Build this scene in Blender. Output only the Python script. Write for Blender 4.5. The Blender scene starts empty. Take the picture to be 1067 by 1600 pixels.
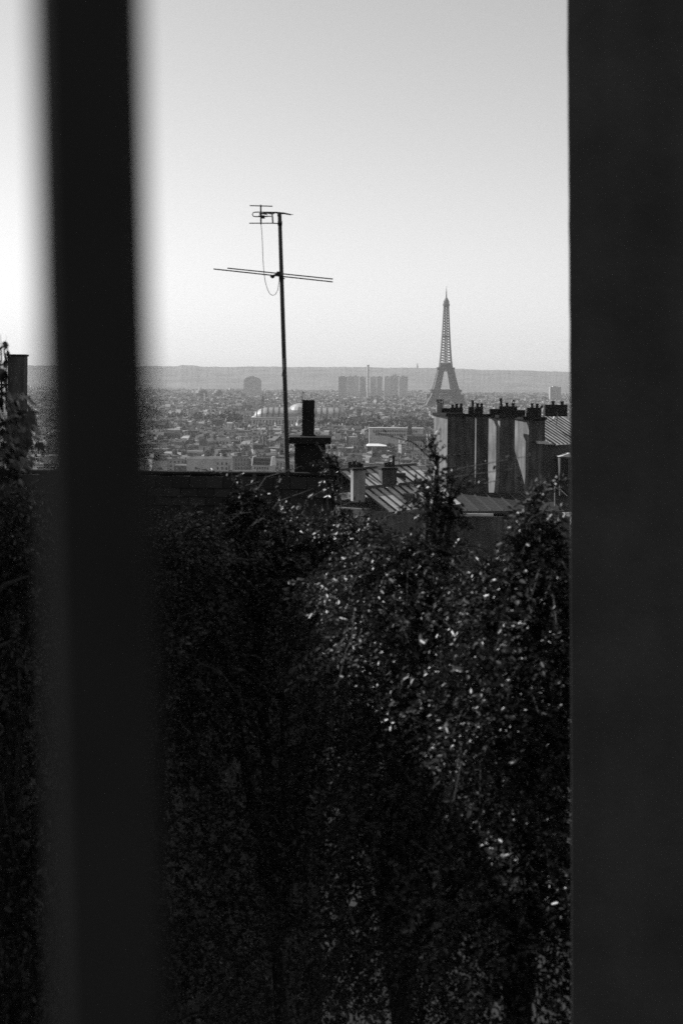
import bpy, math, random
import numpy as np
from mathutils import Matrix, Vector

# ------------------------------------------------------------------ camera, sky, sun, exposure
SC = bpy.context.scene
F = 2222.0                       # focal length in photo pixels (1600 high) = 50 mm
CX, CY = 533.5, 589.0            # optical axis in photo pixels
EYE = Vector((0, 0, 90.0))
ROLL = math.radians(0.6)
camd = bpy.data.cameras.new('camera'); cam = bpy.data.objects.new('camera', camd)
SC.collection.objects.link(cam); SC.camera = cam
camd.lens = 50.0; camd.sensor_width = 36.0; camd.sensor_fit = 'AUTO'
camd.shift_y = -(800 - CY) / 1600.0
camd.clip_start = 0.05; camd.clip_end = 40000
camd.dof.use_dof = True; camd.dof.focus_distance = 120.0; camd.dof.aperture_fstop = 3.6
CAMR = Matrix.Rotation(math.radians(90), 4, 'X') @ Matrix.Rotation(ROLL, 4, 'Z')
cam.matrix_world = Matrix.Translation(EYE) @ CAMR

SUN_AZ, SUN_EL = math.radians(-66), math.radians(42)      # azimuth from +Y towards +X
SUN_DIR = Vector((math.sin(SUN_AZ) * math.cos(SUN_EL), math.cos(SUN_AZ) * math.cos(SUN_EL), math.sin(SUN_EL)))
W = bpy.data.worlds.new('World'); SC.world = W; W.use_nodes = True
wn = W.node_tree.nodes; wl = W.node_tree.links; wn.clear()
sky = wn.new('ShaderNodeTexSky'); sky.sky_type = 'NISHITA'; sky.sun_disc = False
sky.sun_elevation = SUN_EL; sky.sun_rotation = SUN_AZ
sky.altitude = 100; sky.air_density = 1.0; sky.dust_density = 1.1; sky.ozone_density = 1.0
bw = wn.new('ShaderNodeRGBToBW'); bg = wn.new('ShaderNodeBackground'); bg.inputs[1].default_value = 0.1
wo = wn.new('ShaderNodeOutputWorld')
wl.new(sky.outputs[0], bw.inputs[0]); wl.new(bw.outputs[0], bg.inputs[0]); wl.new(bg.outputs[0], wo.inputs[0])
sl = bpy.data.lights.new('sun', 'SUN'); sl.energy = 3.8; sl.angle = math.radians(0.5); sl.color = (1, 1, 1)
so = bpy.data.objects.new('sun', sl); SC.collection.objects.link(so)
so.rotation_euler = (-SUN_DIR).to_track_quat('-Z', 'Y').to_euler(); so.location = (0, 0, 300)
vs = SC.view_settings
vs.view_transform = 'Standard'; vs.look = 'None'; vs.exposure = 0.68; vs.gamma = 1.0
SC.cycles.use_denoising = False
SC.cycles.max_bounces = 6; SC.cycles.diffuse_bounces = 2; SC.cycles.glossy_bounces = 2
SC.cycles.transmission_bounces = 3; SC.cycles.transparent_max_bounces = 6; SC.cycles.volume_bounces = 2; SC.cycles.sample_clamp_indirect = 1.5

# ------------------------------------------------------------------ helpers
COL = SC.collection
rng = random.Random(7)
nrg = np.random.default_rng(11)

def P(px, py, d):
    """photo pixel + forward distance -> world point"""
    v = CAMR.to_3x3() @ Vector(((px - CX) / F, (CY - py) / F, -1.0))
    return EYE + v * (d / v.y)

class MB:
    def __init__(s): s.v = []; s.f = []; s.m = []; s.uv = []
    def poly(s, pts, m=0, uv=None):
        n = len(s.v); s.v += [tuple(p) for p in pts]; s.f.append(tuple(range(n, n + len(pts)))); s.m.append(m)
        s.uv += uv if uv else [(0, 0)] * len(pts)
    def prism(s, poly, z0, z1, m=0, top=None):
        """poly: list of (x,y), counter-clockwise"""
        k = len(poly); top = top or poly
        for i in range(k):
            a, b = poly[i], poly[(i + 1) % k]; c, d = top[(i + 1) % k], top[i]
            L = math.hypot(b[0] - a[0], b[1] - a[1])
            s.poly([(a[0], a[1], z0), (b[0], b[1], z0), (c[0], c[1], z1), (d[0], d[1], z1)], m,
                   [(0, z0), (L, z0), (L, z1), (0, z1)])
        s.poly([(p[0], p[1], z1) for p in top], m)
        s.poly([(p[0], p[1], z0) for p in reversed(poly)], m)
    def box(s, x0, x1, y0, y1, z0, z1, m=0):
        s.prism([(x0, y0), (x1, y0), (x1, y1), (x0, y1)], z0, z1, m)
    def beam(s, a, b, w, m=0, w2=None):
        a = Vector(a); b = Vector(b); d = (b - a)
        if d.length < 1e-6: return
        d.normalize(); u = d.cross(Vector((0, 0, 1)))
        if u.length < 1e-3: u = d.cross(Vector((0, 1, 0)))
        u.normalize(); v = d.cross(u); w2 = w if w2 is None else w2
        ra = [a + (u * i + v * j) * w / 2 for i, j in ((-1, -1), (1, -1), (1, 1), (-1, 1))]
        rb = [b + (u * i + v * j) * w2 / 2 for i, j in ((-1, -1), (1, -1), (1, 1), (-1, 1))]
        for i in range(4): j = (i + 1) % 4; s.poly([ra[i], rb[i], rb[j], ra[j]], m)
        s.poly(ra, m); s.poly(rb[::-1], m)
    def tube(s, pts, r, m=0, n=6, caps=True):
        pts = [Vector(p) for p in pts]; rs = r if isinstance(r, (list, tuple)) else [r] * len(pts)
        rings = []
        for i, p in enumerate(pts):
            d = (pts[min(i + 1, len(pts) - 1)] - pts[max(i - 1, 0)]).normalized()
            u = d.cross(Vector((0, 0, 1)))
            if u.length < 0.05: u = d.cross(Vector((0, 1, 0)))
            u.normalize(); v = d.cross(u)
            rings.append([p + (u * math.cos(2 * math.pi * k / n) + v * math.sin(2 * math.pi * k / n)) * rs[i] for k in range(n)])
        for i in range(len(rings) - 1):
            for k in range(n):
                j = (k + 1) % n; s.poly([rings[i][k], rings[i + 1][k], rings[i + 1][j], rings[i][j]], m)
        if caps: s.poly(rings[0], m); s.poly(rings[-1][::-1], m)
    def lathe(s, c, prof, n=10, m=0):
        """prof: list of (radius, z)"""
        rings = [[(c[0] + r * math.cos(2 * math.pi * k / n), c[1] + r * math.sin(2 * math.pi * k / n), c[2] + z) for k in range(n)] for r, z in prof]
        for i in range(len(rings) - 1):
            for k in range(n):
                j = (k + 1) % n; s.poly([rings[i][k], rings[i][j], rings[i + 1][j], rings[i + 1][k]], m)
        s.poly(rings[-1], m)
    def mesh(s, name, mats, tone=None):
        me = bpy.data.meshes.new(name); me.from_pydata(s.v, [], s.f)
        for k in (mats if isinstance(mats, (list, tuple)) else [mats]): me.materials.append(k)
        if any(s.m): me.polygons.foreach_set('material_index', s.m)
        u = me.uv_layers.new(name='UVMap'); u.data.foreach_set('uv', np.array(s.uv, dtype=np.float32).ravel())
        if tone is not None:
            at = me.attributes.new('tone', 'FLOAT', 'FACE'); at.data.foreach_set('value', np.array(tone, dtype=np.float32))
        me.update(); return me
    def build(s, name, mats, parent=None, tone=None, smooth=False):
        me = s.mesh(name, mats, tone)
        if smooth: me.polygons.foreach_set('use_smooth', [True] * len(me.polygons))
        return link(name, me, parent)

def link(name, me, parent=None):
    o = bpy.data.objects.new(name, me); COL.objects.link(o)
    if parent: o.parent = parent; o.matrix_parent_inverse = Matrix.Translation(parent.location).inverted() if not parent.rotation_euler.z else parent.matrix_basis.inverted()
    return o
def tag(o, label=None, cat=None, group=None, kind=None):
    if label: o['label'] = label
    if cat: o['category'] = cat
    if group: o['group'] = group
    if kind: o['kind'] = kind
    return o
def empty(name, loc, label=None, cat=None, group=None):
    o = bpy.data.objects.new(name, None); COL.objects.link(o); o.location = loc; o.empty_display_size = .2
    return tag(o, label, cat, group)

# ------------------------------------------------------------------ materials (a black and white picture: every colour is a grey)
def mat(name, val, rough=.7, var=.25, scale=3.0, bump=0.0, bscale=None, spec=.5, metal=0.0, objrand=0.0, streak=0.0, tone=False, windows=False, detail=4, stretch=None):
    m = bpy.data.materials.new(name); m.use_nodes = True
    n = m.node_tree.nodes; l = m.node_tree.links; b = n['Principled BSDF']
    b.inputs['Roughness'].default_value = rough; b.inputs['Metallic'].default_value = metal
    b.inputs['Specular IOR Level'].default_value = spec
    tc = n.new('ShaderNodeTexCoord'); mp = n.new('ShaderNodeMapping'); l.new(tc.outputs['Object'], mp.inputs[0])
    if stretch: mp.inputs['Scale'].default_value = stretch
    nz = n.new('ShaderNodeTexNoise'); nz.inputs['Scale'].default_value = scale; nz.inputs['Detail'].default_value = detail
    nz.inputs['Roughness'].default_value = .6
    l.new(mp.outputs[0], nz.inputs['Vector'])
    mr = n.new('ShaderNodeMapRange'); mr.inputs[1].default_value = .3; mr.inputs[2].default_value = .7
    mr.inputs[3].default_value = val * (1 - var); mr.inputs[4].default_value = val * (1 + var)
    l.new(nz.outputs['Fac'], mr.inputs[0]); out = mr.outputs[0]
    def mul(a, bsock=None, v=None):
        q = n.new('ShaderNodeMath'); q.operation = 'MULTIPLY'; l.new(a, q.inputs[0])
        if bsock is not None: l.new(bsock, q.inputs[1])
        else: q.inputs[1].default_value = v
        return q.outputs[0]
    if streak:
        m2 = n.new('ShaderNodeMapping'); m2.inputs['Scale'].default_value = (1, 1, .08); l.new(tc.outputs['Object'], m2.inputs[0])
        n3 = n.new('ShaderNodeTexNoise'); n3.inputs['Scale'].default_value = 5; n3.inputs['Detail'].default_value = 6; l.new(m2.outputs[0], n3.inputs['Vector'])
        n4 = n.new('ShaderNodeTexNoise'); n4.inputs['Scale'].default_value = .9; n4.inputs['Detail'].default_value = 7; n4.inputs['Roughness'].default_value = .7; l.new(tc.outputs['Object'], n4.inputs['Vector'])
        for q_ in (n3, n4):
            r_ = n.new('ShaderNodeMapRange'); r_.inputs[1].default_value = .35; r_.inputs[2].default_value = .62; r_.inputs[3].default_value = 1 - streak; r_.inputs[4].default_value = 1
            l.new(q_.outputs['Fac'], r_.inputs[0]); out = mul(out, r_.outputs[0])
    if objrand:
        oi = n.new('ShaderNodeObjectInfo'); r = n.new('ShaderNodeMapRange'); r.inputs[3].default_value = 1 - objrand; r.inputs[4].default_value = 1 + objrand
        l.new(oi.outputs['Random'], r.inputs[0]); out = mul(out, r.outputs[0])
    if tone:
        at = n.new('ShaderNodeAttribute'); at.attribute_name = 'tone'; out = mul(out, at.outputs['Fac'])
    if windows:   # storeys too far away to tell the panes apart
        uv = n.new('ShaderNodeUVMap'); sp = n.new('ShaderNodeSeparateXYZ'); l.new(uv.outputs[0], sp.inputs[0])
        def band(sock, per, lo, hi):
            d = n.new('ShaderNodeMath'); d.operation = 'DIVIDE'; l.new(sock, d.inputs[0]); d.inputs[1].default_value = per
            f = n.new('ShaderNodeMath'); f.operation = 'FRACT'; l.new(d.outputs[0], f.inputs[0])
            a = n.new('ShaderNodeMath'); a.operation = 'GREATER_THAN'; l.new(f.outputs[0], a.inputs[0]); a.inputs[1].default_value = lo
            c = n.new('ShaderNodeMath'); c.operation = 'LESS_THAN'; l.new(f.outputs[0], c.inputs[0]); c.inputs[1].default_value = hi
            return mul(a.outputs[0], c.outputs[0])
        px, lo, hi, pz = windows
        w = mul(band(sp.outputs[0], px, lo, hi), band(sp.outputs[1], pz, .22, .78))
        k = n.new('ShaderNodeMapRange'); k.inputs[3].default_value = 1; k.inputs[4].default_value = .25; l.new(w, k.inputs[0])
        out = mul(out, k.outputs[0])
    cb = n.new('ShaderNodeCombineColor')
    for i in range(3): l.new(out, cb.inputs[i])
    l.new(cb.outputs[0], b.inputs['Base Color'])
    if bump:
        n2 = n.new('ShaderNodeTexNoise'); n2.inputs['Scale'].default_value = bscale or scale * 6; n2.inputs['Detail'].default_value = 5
        l.new(tc.outputs['Object'], n2.inputs['Vector'])
        bp = n.new('ShaderNodeBump'); bp.inputs['Strength'].default_value = .6; bp.inputs['Distance'].default_value = bump
        l.new(n2.outputs['Fac'], bp.inputs['Height']); l.new(bp.outputs[0], b.inputs['Normal'])
    return m

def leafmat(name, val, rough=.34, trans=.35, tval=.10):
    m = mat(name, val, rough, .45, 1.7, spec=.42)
    n = m.node_tree.nodes; l = m.node_tree.links
    t = n.new('ShaderNodeBsdfTranslucent'); t.inputs[0].default_value = (tval, tval, tval, 1)
    mx = n.new('ShaderNodeMixShader'); mx.inputs[0].default_value = trans
    l.new(n['Principled BSDF'].outputs[0], mx.inputs[1]); l.new(t.outputs[0], mx.inputs[2])
    l.new(mx.outputs[0], n['Material Output'].inputs['Surface']); return m

M = dict(
    frame=mat('window_frame_paint', .018, .75, .3, 6, spec=.1),
    wall=mat('dark_render', .055, .9, .25, 2.2, bump=.006, bscale=40, spec=.12, streak=.15),
    iron=mat('aerial_metal', .018, .45, .3, 20, metal=.3),
    cable=mat('cable_sheath', .035, .6, .1),
    soot=mat('sooty_brick', .02, .85, .35, 5, bump=.004, spec=.2),
    pot=mat('terracotta_pot', .025, .8, .35, 6, spec=.2),
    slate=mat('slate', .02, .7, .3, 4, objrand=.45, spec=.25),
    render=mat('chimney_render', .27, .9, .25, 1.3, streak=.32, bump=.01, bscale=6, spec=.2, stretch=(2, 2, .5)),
    brown=mat('chimney_weathered_shade_render', .11, .9, .3, 1.6, streak=.45, bump=.01, bscale=6, spec=.2, stretch=(2, 2, .5)),  # streaked walls; also puts shade into the end faces of the stack row
    grey=mat('grey_house_render', .12, .9, .2, .8, streak=.35, spec=.2),
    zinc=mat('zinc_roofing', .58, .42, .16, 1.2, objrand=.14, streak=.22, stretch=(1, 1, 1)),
    zincdark=mat('weathered_zinc', .05, .6, .3, 1.0, streak=.3),
    dark=mat('dark_joinery', .03, .5, .2),
    white=mat('painted_trim', .55, .6, .15),
    glass=mat('window_glass', .03, .12, .2, spec=.6),
    trunk=mat('bark', .05, .9, .4, 12, bump=.01, spec=.2),
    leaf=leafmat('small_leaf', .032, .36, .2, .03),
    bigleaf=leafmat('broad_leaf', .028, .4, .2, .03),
    earth=mat('earth', .03, .95, .4, .05, spec=.1),
    stone=mat('limestone_facade', .36, .85, .2, .2, objrand=.5, spec=.2),
    stonef=mat('limestone_facade_far', .33, .85, .15, .03, tone=True, spec=.2, windows=(3.1, .32, .68, 3.3)),
    party=mat('party_wall_render', .42, .9, .2, .15, objrand=.35, spec=.2),
    croof=mat('city_zinc', .07, .5, .35, .15, objrand=.75),
    crooff=mat('city_zinc_far', .065, .5, .2, .03, tone=True),
    cchim=mat('city_chimney', .13, .9, .3, .3, objrand=.5, spec=.2),
    pane=mat('city_window', .035, .25, .3, .5),
    tower=mat('tower_iron', .09, .7, .2, .1),
    glasshall=mat('hall_glazing', .22, .5, .15, .2, spec=.6, metal=.2),
    hallrib=mat('hall_rib', .03, .6, .1),
    highrise=mat('highrise_cladding', .36, .7, .12, .05, objrand=.25, windows=(7.0, .3, .62, 1e5)),
    hill=mat('wooded_hill', .11, .95, .3, .006, detail=8, spec=.1),
    farleaf=mat('far_tree_leaf', .05, .8, .4, .3, spec=.2),
)

# ------------------------------------------------------------------ ground and hills
def gz(y):
    if y < 13: return 83.0
    if y < 15.5: return 83.0 - 7.0 * (y - 13) / 2.5
    return 76.0 * (1 - min((y - 15.5) / 640, 1)) ** 2
def ground():
    ys = [-60, -20, 0, 9, 13, 13.01, 14.2, 15.5] + list(np.linspace(30, 660, 30)) + [1000, 2000, 4000, 7000, 12000, 16000]
    xs = [-9000, -4000, -1500, -600, -200, -60, 0, 60, 200, 600, 1500, 4000, 9000]
    V = [(x, y, gz(y)) for y in ys for x in xs]; n = len(xs)
    Fc = [(j * n + i, j * n + i + 1, (j + 1) * n + i + 1, (j + 1) * n + i) for j in range(len(ys) - 1) for i in range(n - 1)]
    me = bpy.data.meshes.new('ground'); me.from_pydata(V, [], Fc); me.materials.append(M['earth'])
    tag(link('ground', me), kind='structure')
ground()

SKYL = [(-900, 573), (-300, 571), (0, 570), (90, 571), (215, 572), (278, 572.5), (284, 570.5), (308, 571), (315, 573), (420, 573), (530, 573.5), (640, 574.5), (760, 577.5), (890, 581), (1100, 583), (2000, 590)]
def hills():
    d0 = 9200; xs = np.linspace(-3800, 3800, 520)
    px = CX + xs / d0 * F
    py = np.interp(px, [a for a, b in SKYL], [b for a, b in SKYL])
    n1 = sum(np.sin(xs * w + p) * a for w, p, a in [(.011, 1, 1.2), (.031, 2, .9), (.083, 0, .8), (.19, 4, .7), (.41, 1, .6)])
    top = np.array([P(a, b, d0).z for a, b in zip(px, py)]) + n1
    rows = [(7000, -.02), (7500, .16), (8000, .40), (8500, .68), (8900, .90), (9200, 1.0), (9700, .97), (11000, .6)]
    V = []
    for k, (y, s) in enumerate(rows):
        nn = nrg.normal(0, .4, len(xs)) if 0 < k < 6 else 0
        V += [(x * y / d0, y, z) for x, z in zip(xs, top * s + nn * (s < 1))]
    n = len(xs)
    Fc = [(j * n + i, j * n + i + 1, (j + 1) * n + i + 1, (j + 1) * n + i) for j in range(len(rows) - 1) for i in range(n - 1)]
    me = bpy.data.meshes.new('hill'); me.from_pydata(V, [], Fc); me.materials.append(M['hill'])
    tag(link('hill', me), kind='structure')
hills()

# ------------------------------------------------------------------ city houses
def house_mesh(w, d, h, kind, seed, far=False):
    """parts of one house, centred on the origin, front at -y; returns dict part -> MB"""
    r = random.Random(seed); wall, roof, chim, win = MB(), MB(), [], MB()
    x0, x1, y0, y1 = -w / 2, w / 2, -d / 2, d / 2
    R4 = lambda i, j=None: [(x0 + i, y0 + (j or i)), (x1 - i, y0 + (j or i)), (x1 - i, y1 - (j or i)), (x0 + i, y1 - (j or i))]
    wall.prism(R4(0), -8, h)
    if not far: wall.prism(R4(-.35), h, h + .45)
    if kind == 'mansard':
        z1 = h + r.uniform(2.6, 4.2)
        roof.prism(R4(.02, .3), h + .4, z1, top=R4(.02, 1.5))
        a = r.uniform(.8, 1.6); m = d / 2 - .2
        roof.prism(R4(.02, 1.5), z1 + .003, z1 + a, top=R4(.02, m)); hz = z1 + a * .5
    elif kind == 'gable':
        a = r.uniform(2.2, 4); m = d / 2 - .1; z1 = h + .4
        roof.prism(R4(-.3), h + .46, h + a, top=R4(.02, m)); hz = h + a * .6
    elif kind == 'shed':
        a = r.uniform(1.5, 3.5); z1 = h
        roof.prism(R4(-.2), h + .46, h + .8)
        roof.prism([(x0, y0), (x1, y0), (x1, y1), (x0, y1)], h + .803, h + a, top=[(x0, y1 - .6), (x1, y1 - .6), (x1, y1), (x0, y1)]); hz = h + a * .7
    else:
        roof.prism(R4(-.1), h + .46, h + .9); z1 = h
        if r.random() < .8:
            u = r.uniform(x0 * .6, x1 * .3); roof.prism([(u, y0 * .4), (u + w * .25, y0 * .4), (u + w * .25, y1 * .5), (u, y1 * .5)], h + .903, h + 3.2)
        hz = h + 1
    for sx in (x0 + .36, x1 - .36) if kind != 'flat' else (x0 + .4,):
        for q in range(r.choice((1, 2, 2, 3))):
            c = MB(); L = r.uniform(1.2, 3.6); yc = r.uniform(y0 * .65, y1 * .65); top = max(z1, hz) + r.uniform(1.4, 3.4)
            c.box(sx - .34, sx + .34, yc - L / 2, yc + L / 2, h - .5, top)
            if not far:
                c.box(sx - .42, sx + .42, yc - L / 2 - .08, yc + L / 2 + .08, top, top + .15)
                k = int(L / .5)
                for i in range(k):
                    yy = yc - L / 2 + (i + .5) * L / k; hh = r.uniform(.5, 1.0); c.box(sx - .13, sx + .13, yy - .13, yy + .13, top + .15, top + .15 + hh)
            chim.append(c)
    if not far:
        nf = int((h - 1.0) / 3.25); nb = max(2, int(w / 2.6))
        for fl in range(nf):
            zz = h - 3.0 - fl * 3.25
            for b in range(nb):
                u = x0 + (b + .5) * w / nb
                for s, yy in ((-1, y0), (1, y1)): win.box(u - .6, u + .6, yy - .05 if s < 0 else yy - .02, yy + .02 if s < 0 else yy + .05, zz, zz + 2.1)
        if kind == 'mansard':
            for b in range(0, nb):
                u = x0 + (b + .5) * w / nb
                for s in (-1, 1):
                    ya, yb = (y0 + .55, y0 + 1.6) if s < 0 else (y1 - 1.6, y1 - .55)
                    roof.box(u - .75, u + .75, ya, yb, h + .5, h + 2.5)
                    yw = ya - .03 if s < 0 else yb - .02
                    win.box(u - .5, u + .5, yw, yw + .05, h + .75, h + 2.2)
    return dict(wall=wall, roof=roof, chimney=chim, window=win)

KINDS = ['mansard'] * 6 + ['gable'] * 3 + ['shed', 'flat', 'flat']
PROTO = []
for i in range(18):
    r = random.Random(100 + i); k = KINDS[i % len(KINDS)]
    w, d, h = r.uniform(9, 19), r.uniform(9, 13), r.uniform(14, 19.5)
    if k == 'flat': h += 3
    g = house_mesh(w, d, h, k, 50 + i)
    PROTO.append(dict(kind=k, w=w, wall=g['wall'].mesh('wall', [M['stone']]), roof=g['roof'].mesh('roof', [M['croof']]),
                      chimney=[c.mesh('chimney', [M['cchim']]) for c in g['chimney']], window=g['window'].mesh('window_ranks', [M['pane']])))
LM = [(619, 1650, 'the long modern block'), (588, 1390, 'the bright pale roofed hall'), (317, 1030, 'the blank party wall'), (408, 1060, 'the slate mansard with parapets'), (342, 1420, 'the front of wide dark windows'), (470, 2300, 'the glazed hall'), (500, 1000, 'the zinc roofed chimneys'), (230, 1250, 'the dark window post')]
def house_label(p, sc, x, y, a):
    w = p['w'] * sc; px = CX + x / y * F
    sz = 'narrow' if w < 12 else ('broad' if w > 16 else 'middling')
    tn = 'seen gable on' if abs(math.cos(a)) < .5 else ('facing square on' if abs(math.sin(a)) < .15 else 'set askew')
    lx, ly, nm = min(LM, key=lambda l: math.hypot(x - (l[0] - CX) / F * l[1], (y - l[1]) * .5))
    rel = 'beyond' if y > ly + 45 else ('in front of' if y < ly - 45 else 'beside')
    return f"{sz} {KS[p['kind']]}, {tn}, {rel} {nm}"
KS = dict(mansard='mansard house', gable='pitched roof house', shed='lean-to roofed house', flat='flat roofed block')
# landmarks keep clear of the random houses: (px0, px1, d0, d1)
CLEAR = [(385, 560, 2130, 2480), (560, 700, 1560, 1720), (255, 365, 985, 1120), (385, 440, 1020, 1120), (560, 620, 1330, 1460), (320, 365, 1380, 1480)]
def blocked(x, y):
    px = CX + x / y * F
    return any(a - 25 < px < b + 25 and d0 - 30 < y < d1 + 30 for a, b, d0, d1 in CLEAR)

def slots():
    """terraces of houses: runs sharing one direction, height and eaves line, near to far"""
    out = []; y = 930.0
    while y < 7000:
        half0, half1 = -.275 * y, .20 * y
        x = half0 + rng.uniform(0, 20)
        while x < half1:
            ang = rng.choice((0, 0, .12, .3, -.4, -.2, .7, -.8, math.pi / 2, math.pi / 2 + .3, math.pi / 2 - .3))
            n = rng.randint(2, 6) if abs(math.cos(ang)) > .5 else rng.randint(1, 3)
            zs = rng.uniform(.82, 1.14) * (1.35 if rng.random() < .03 else 1); yy = y + rng.uniform(-10, 10); run = rng.randrange(10 ** 6); xx = x
            for k in range(n):
                if rng.random() < .96 and not blocked(xx, yy): out.append((xx, yy, ang, zs * rng.uniform(.9, 1.1), run))
                st = rng.uniform(10, 16); xx += st * math.cos(ang); yy += st * math.sin(ang)
            x = max(x + 12, xx + (6 if abs(math.cos(ang)) > .5 else 13))
            if rng.random() < .25: x += rng.uniform(6, 16)
        y += rng.uniform(19, 27) * (1 + y / 9000)
    out.sort(key=lambda q: q[1])
    return out
SL = slots()
inview = [s for s in SL if 205 < CX + s[0] / s[1] * F < 700]
near = set(id(s) for s in inview[:285])
far_m = {'wall': MB(), 'roof': MB()}; ft = {'wall': [], 'roof': []}
FARP = []
for i in range(24):
    r = random.Random(300 + i); k = KINDS[i % len(KINDS)]
    FARP.append(house_mesh(r.uniform(9, 20), r.uniform(9, 13), r.uniform(13, 20) + (4 if k == 'flat' else 0), k, 500 + i, True))
for s in SL:
    x, y, a, zrun, run = s
    if id(s) in near:
        p = rng.choice(PROTO)
        sc = rng.uniform(.88, 1.12); o = empty('apartment_house', (x, y, 0), house_label(p, sc, x, y, a), 'house', 'houses across the plain'); o.rotation_euler.z = a; o.scale = (sc, 1, zrun)
        for nm in ('wall', 'roof', 'window'):
            c = bpy.data.objects.new({'wall': 'wall', 'roof': 'roof', 'window': 'window_ranks'}[nm], p[nm]); COL.objects.link(c); c.parent = o
            if nm == 'window': c['kind'] = 'stuff'
        for cm in p['chimney']:
            c = bpy.data.objects.new('chimney', cm); COL.objects.link(c); c.parent = o
    else:
        g = rng.choice(FARP); ca, sa = math.cos(a), math.sin(a); zs = zrun
        for dst, srcs in (('wall', [g['wall']] + g['chimney']), ('roof', [g['roof']])):
            T = far_m[dst]; tn = rng.choice((.3, .5, .8, 1.1, 1.5)) if dst == 'wall' else rng.choice((.25, .4, .6, .9, 1.4, 3.2))
            for q in srcs:
                n0 = len(T.v)
                T.v += [(x + vx * ca - vy * sa, y + vx * sa + vy * ca, vz * zs) for vx, vy, vz in q.v]
                T.f += [tuple(i + n0 for i in f) for f in q.f]; T.m += q.m; T.uv += q.uv; ft[dst] += [tn] * len(q.f)
fw = far_m['wall']; fr = far_m['roof']; n0 = len(fw.v)
fw.v += fr.v; fw.f += [tuple(i + n0 for i in f) for f in fr.f]; fw.m += [1] * len(fr.f); fw.uv += fr.uv
tag(fw.build('distant_houses', [M['stonef'], M['crooff']], tone=ft['wall'] + ft['roof']), 'dense mass of small hazy roofs and facades spreading to the hills', 'houses', kind='stuff')

# far trees: clumps of leaf faces
def clump(mb, c, rx, rz, n, size):
    for _ in range(n):
        u = nrg.normal(size=3); u /= np.linalg.norm(u); q = u * (nrg.random() ** .4)
        p = Vector((c[0] + q[0] * rx, c[1] + q[1] * rx, c[2] + q[2] * rz))
        a = Vector(nrg.normal(size=3)).normalized(); b = a.orthogonal().normalized(); s = size * nrg.uniform(.6, 1.3)
        mb.poly([p - a * s, p - b * s * .7, p + a * s, p + b * s * .7])
tb = MB()
def treeat(px, py, d, rx, rz, n=90):
    c = P(px, py, d); clump(tb, (c.x, c.y, c.z - rz * .8), rx, rz, n, rx * .28)
for i in range(26): treeat(rng.uniform(495, 545), rng.uniform(652, 664), rng.uniform(2080, 2120), 8, 9)
for i in range(34): treeat(rng.uniform(540, 700), rng.uniform(655, 664), rng.uniform(1900, 2100), 9, 8)
for i in range(26): treeat(rng.uniform(215, 330), rng.uniform(640, 656), rng.uniform(2200, 2500), 10, 9)
for i in range(10): treeat(rng.uniform(340, 372), rng.uniform(641, 655), rng.uniform(2150, 2250), 10, 11)
for i in range(10): treeat(rng.uniform(615, 655), rng.uniform(650, 660), rng.uniform(2050, 2250), 9, 8)
for i in range(150):
    d_ = rng.uniform(950, 2600); x_ = rng.uniform(215, 700)
    zt_ = rng.uniform(15, 21); treeat(x_, CY + (90 - zt_) / d_ * F, d_, rng.uniform(4, 8), rng.uniform(5, 9), 70)
tag(tb.build('distant_trees', M['farleaf']), 'dark tree crowns of gardens and avenues among the far roofs', 'trees', kind='stuff')

# ------------------------------------------------------------------ landmark houses
def hero(name, label, px0, px1, ytop, d, depth, parts, cat='house', rot=0.0, wallmat='stone'):
    a = P(px0, ytop, d); b = P(px1, ytop, d); w = b.x - a.x; h = (a.z + b.z) / 2
    o = empty(name, ((a.x + b.x) / 2, d, 0), label, cat); o.rotation_euler.z = rot
    wl_ = MB(); wl_.box(-w / 2, w / 2, 0, depth, -6, h)
    def add(nm, mb, m, kind=None):
        me = mb.mesh(nm, [M[m]]); c = bpy.data.objects.new(nm, me); COL.objects.link(c); c.parent = o
        if kind: c['kind'] = kind
        return c
    add('wall', wl_, wallmat); parts(w, h, depth, add); return o
def wins(rows, cols, ww, wh, w, ztop, dz, margin=1.5, skip=0.0, seed=1):
    m = MB(); r = random.Random(seed)
    for i in range(rows):
        for j in range(cols):
            if r.random() < skip: continue
            u = -w / 2 + margin + (j + .5) * (w - 2 * margin) / cols; z = ztop - i * dz
            m.box(u - ww / 2, u + ww / 2, -.06, .1, z - wh, z)
    return m
def p_modern(w, h, d, add):
    m = MB(); m.box(-w / 2 - .5, w / 2 + .5, -.5, d + .3, h, h + 1.0); add('parapet', m, 'party')
    for z, nm in ((h - 1.6, 0), (h - 5.6, 1)):
        add('window_strip', wins(1, 18, 2.0, 2.4, w * .78, z, 1, 0), 'pane', 'stuff')
hero('office_block', 'long low modern block with two strips of dark windows', 577, 661, 670, 1650, 18, p_modern, 'building', wallmat='party')
def p_white(w, h, d, add):
    m = MB(); m.prism([(-w / 2 - .3, -.3), (w / 2 + .3, -.3), (w / 2 + .3, d), (-w / 2 - .3, d)], h, h + 1.2, top=[(-w / 2 + 2, 12), (w / 2 - 7, 12), (w / 2 - 7, d), (-w / 2 + 2, d)])
    add('roof', m, 'zinc'); add('window_ranks', wins(3, 8, 1.1, 1.8, w, h - 1.5, 3.2), 'pane', 'stuff')
hero('warehouse', 'broad hall with a bright pale roof plane', 573, 604, 697, 1390, 26, p_white, 'building', wallmat='cchim')
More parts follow.
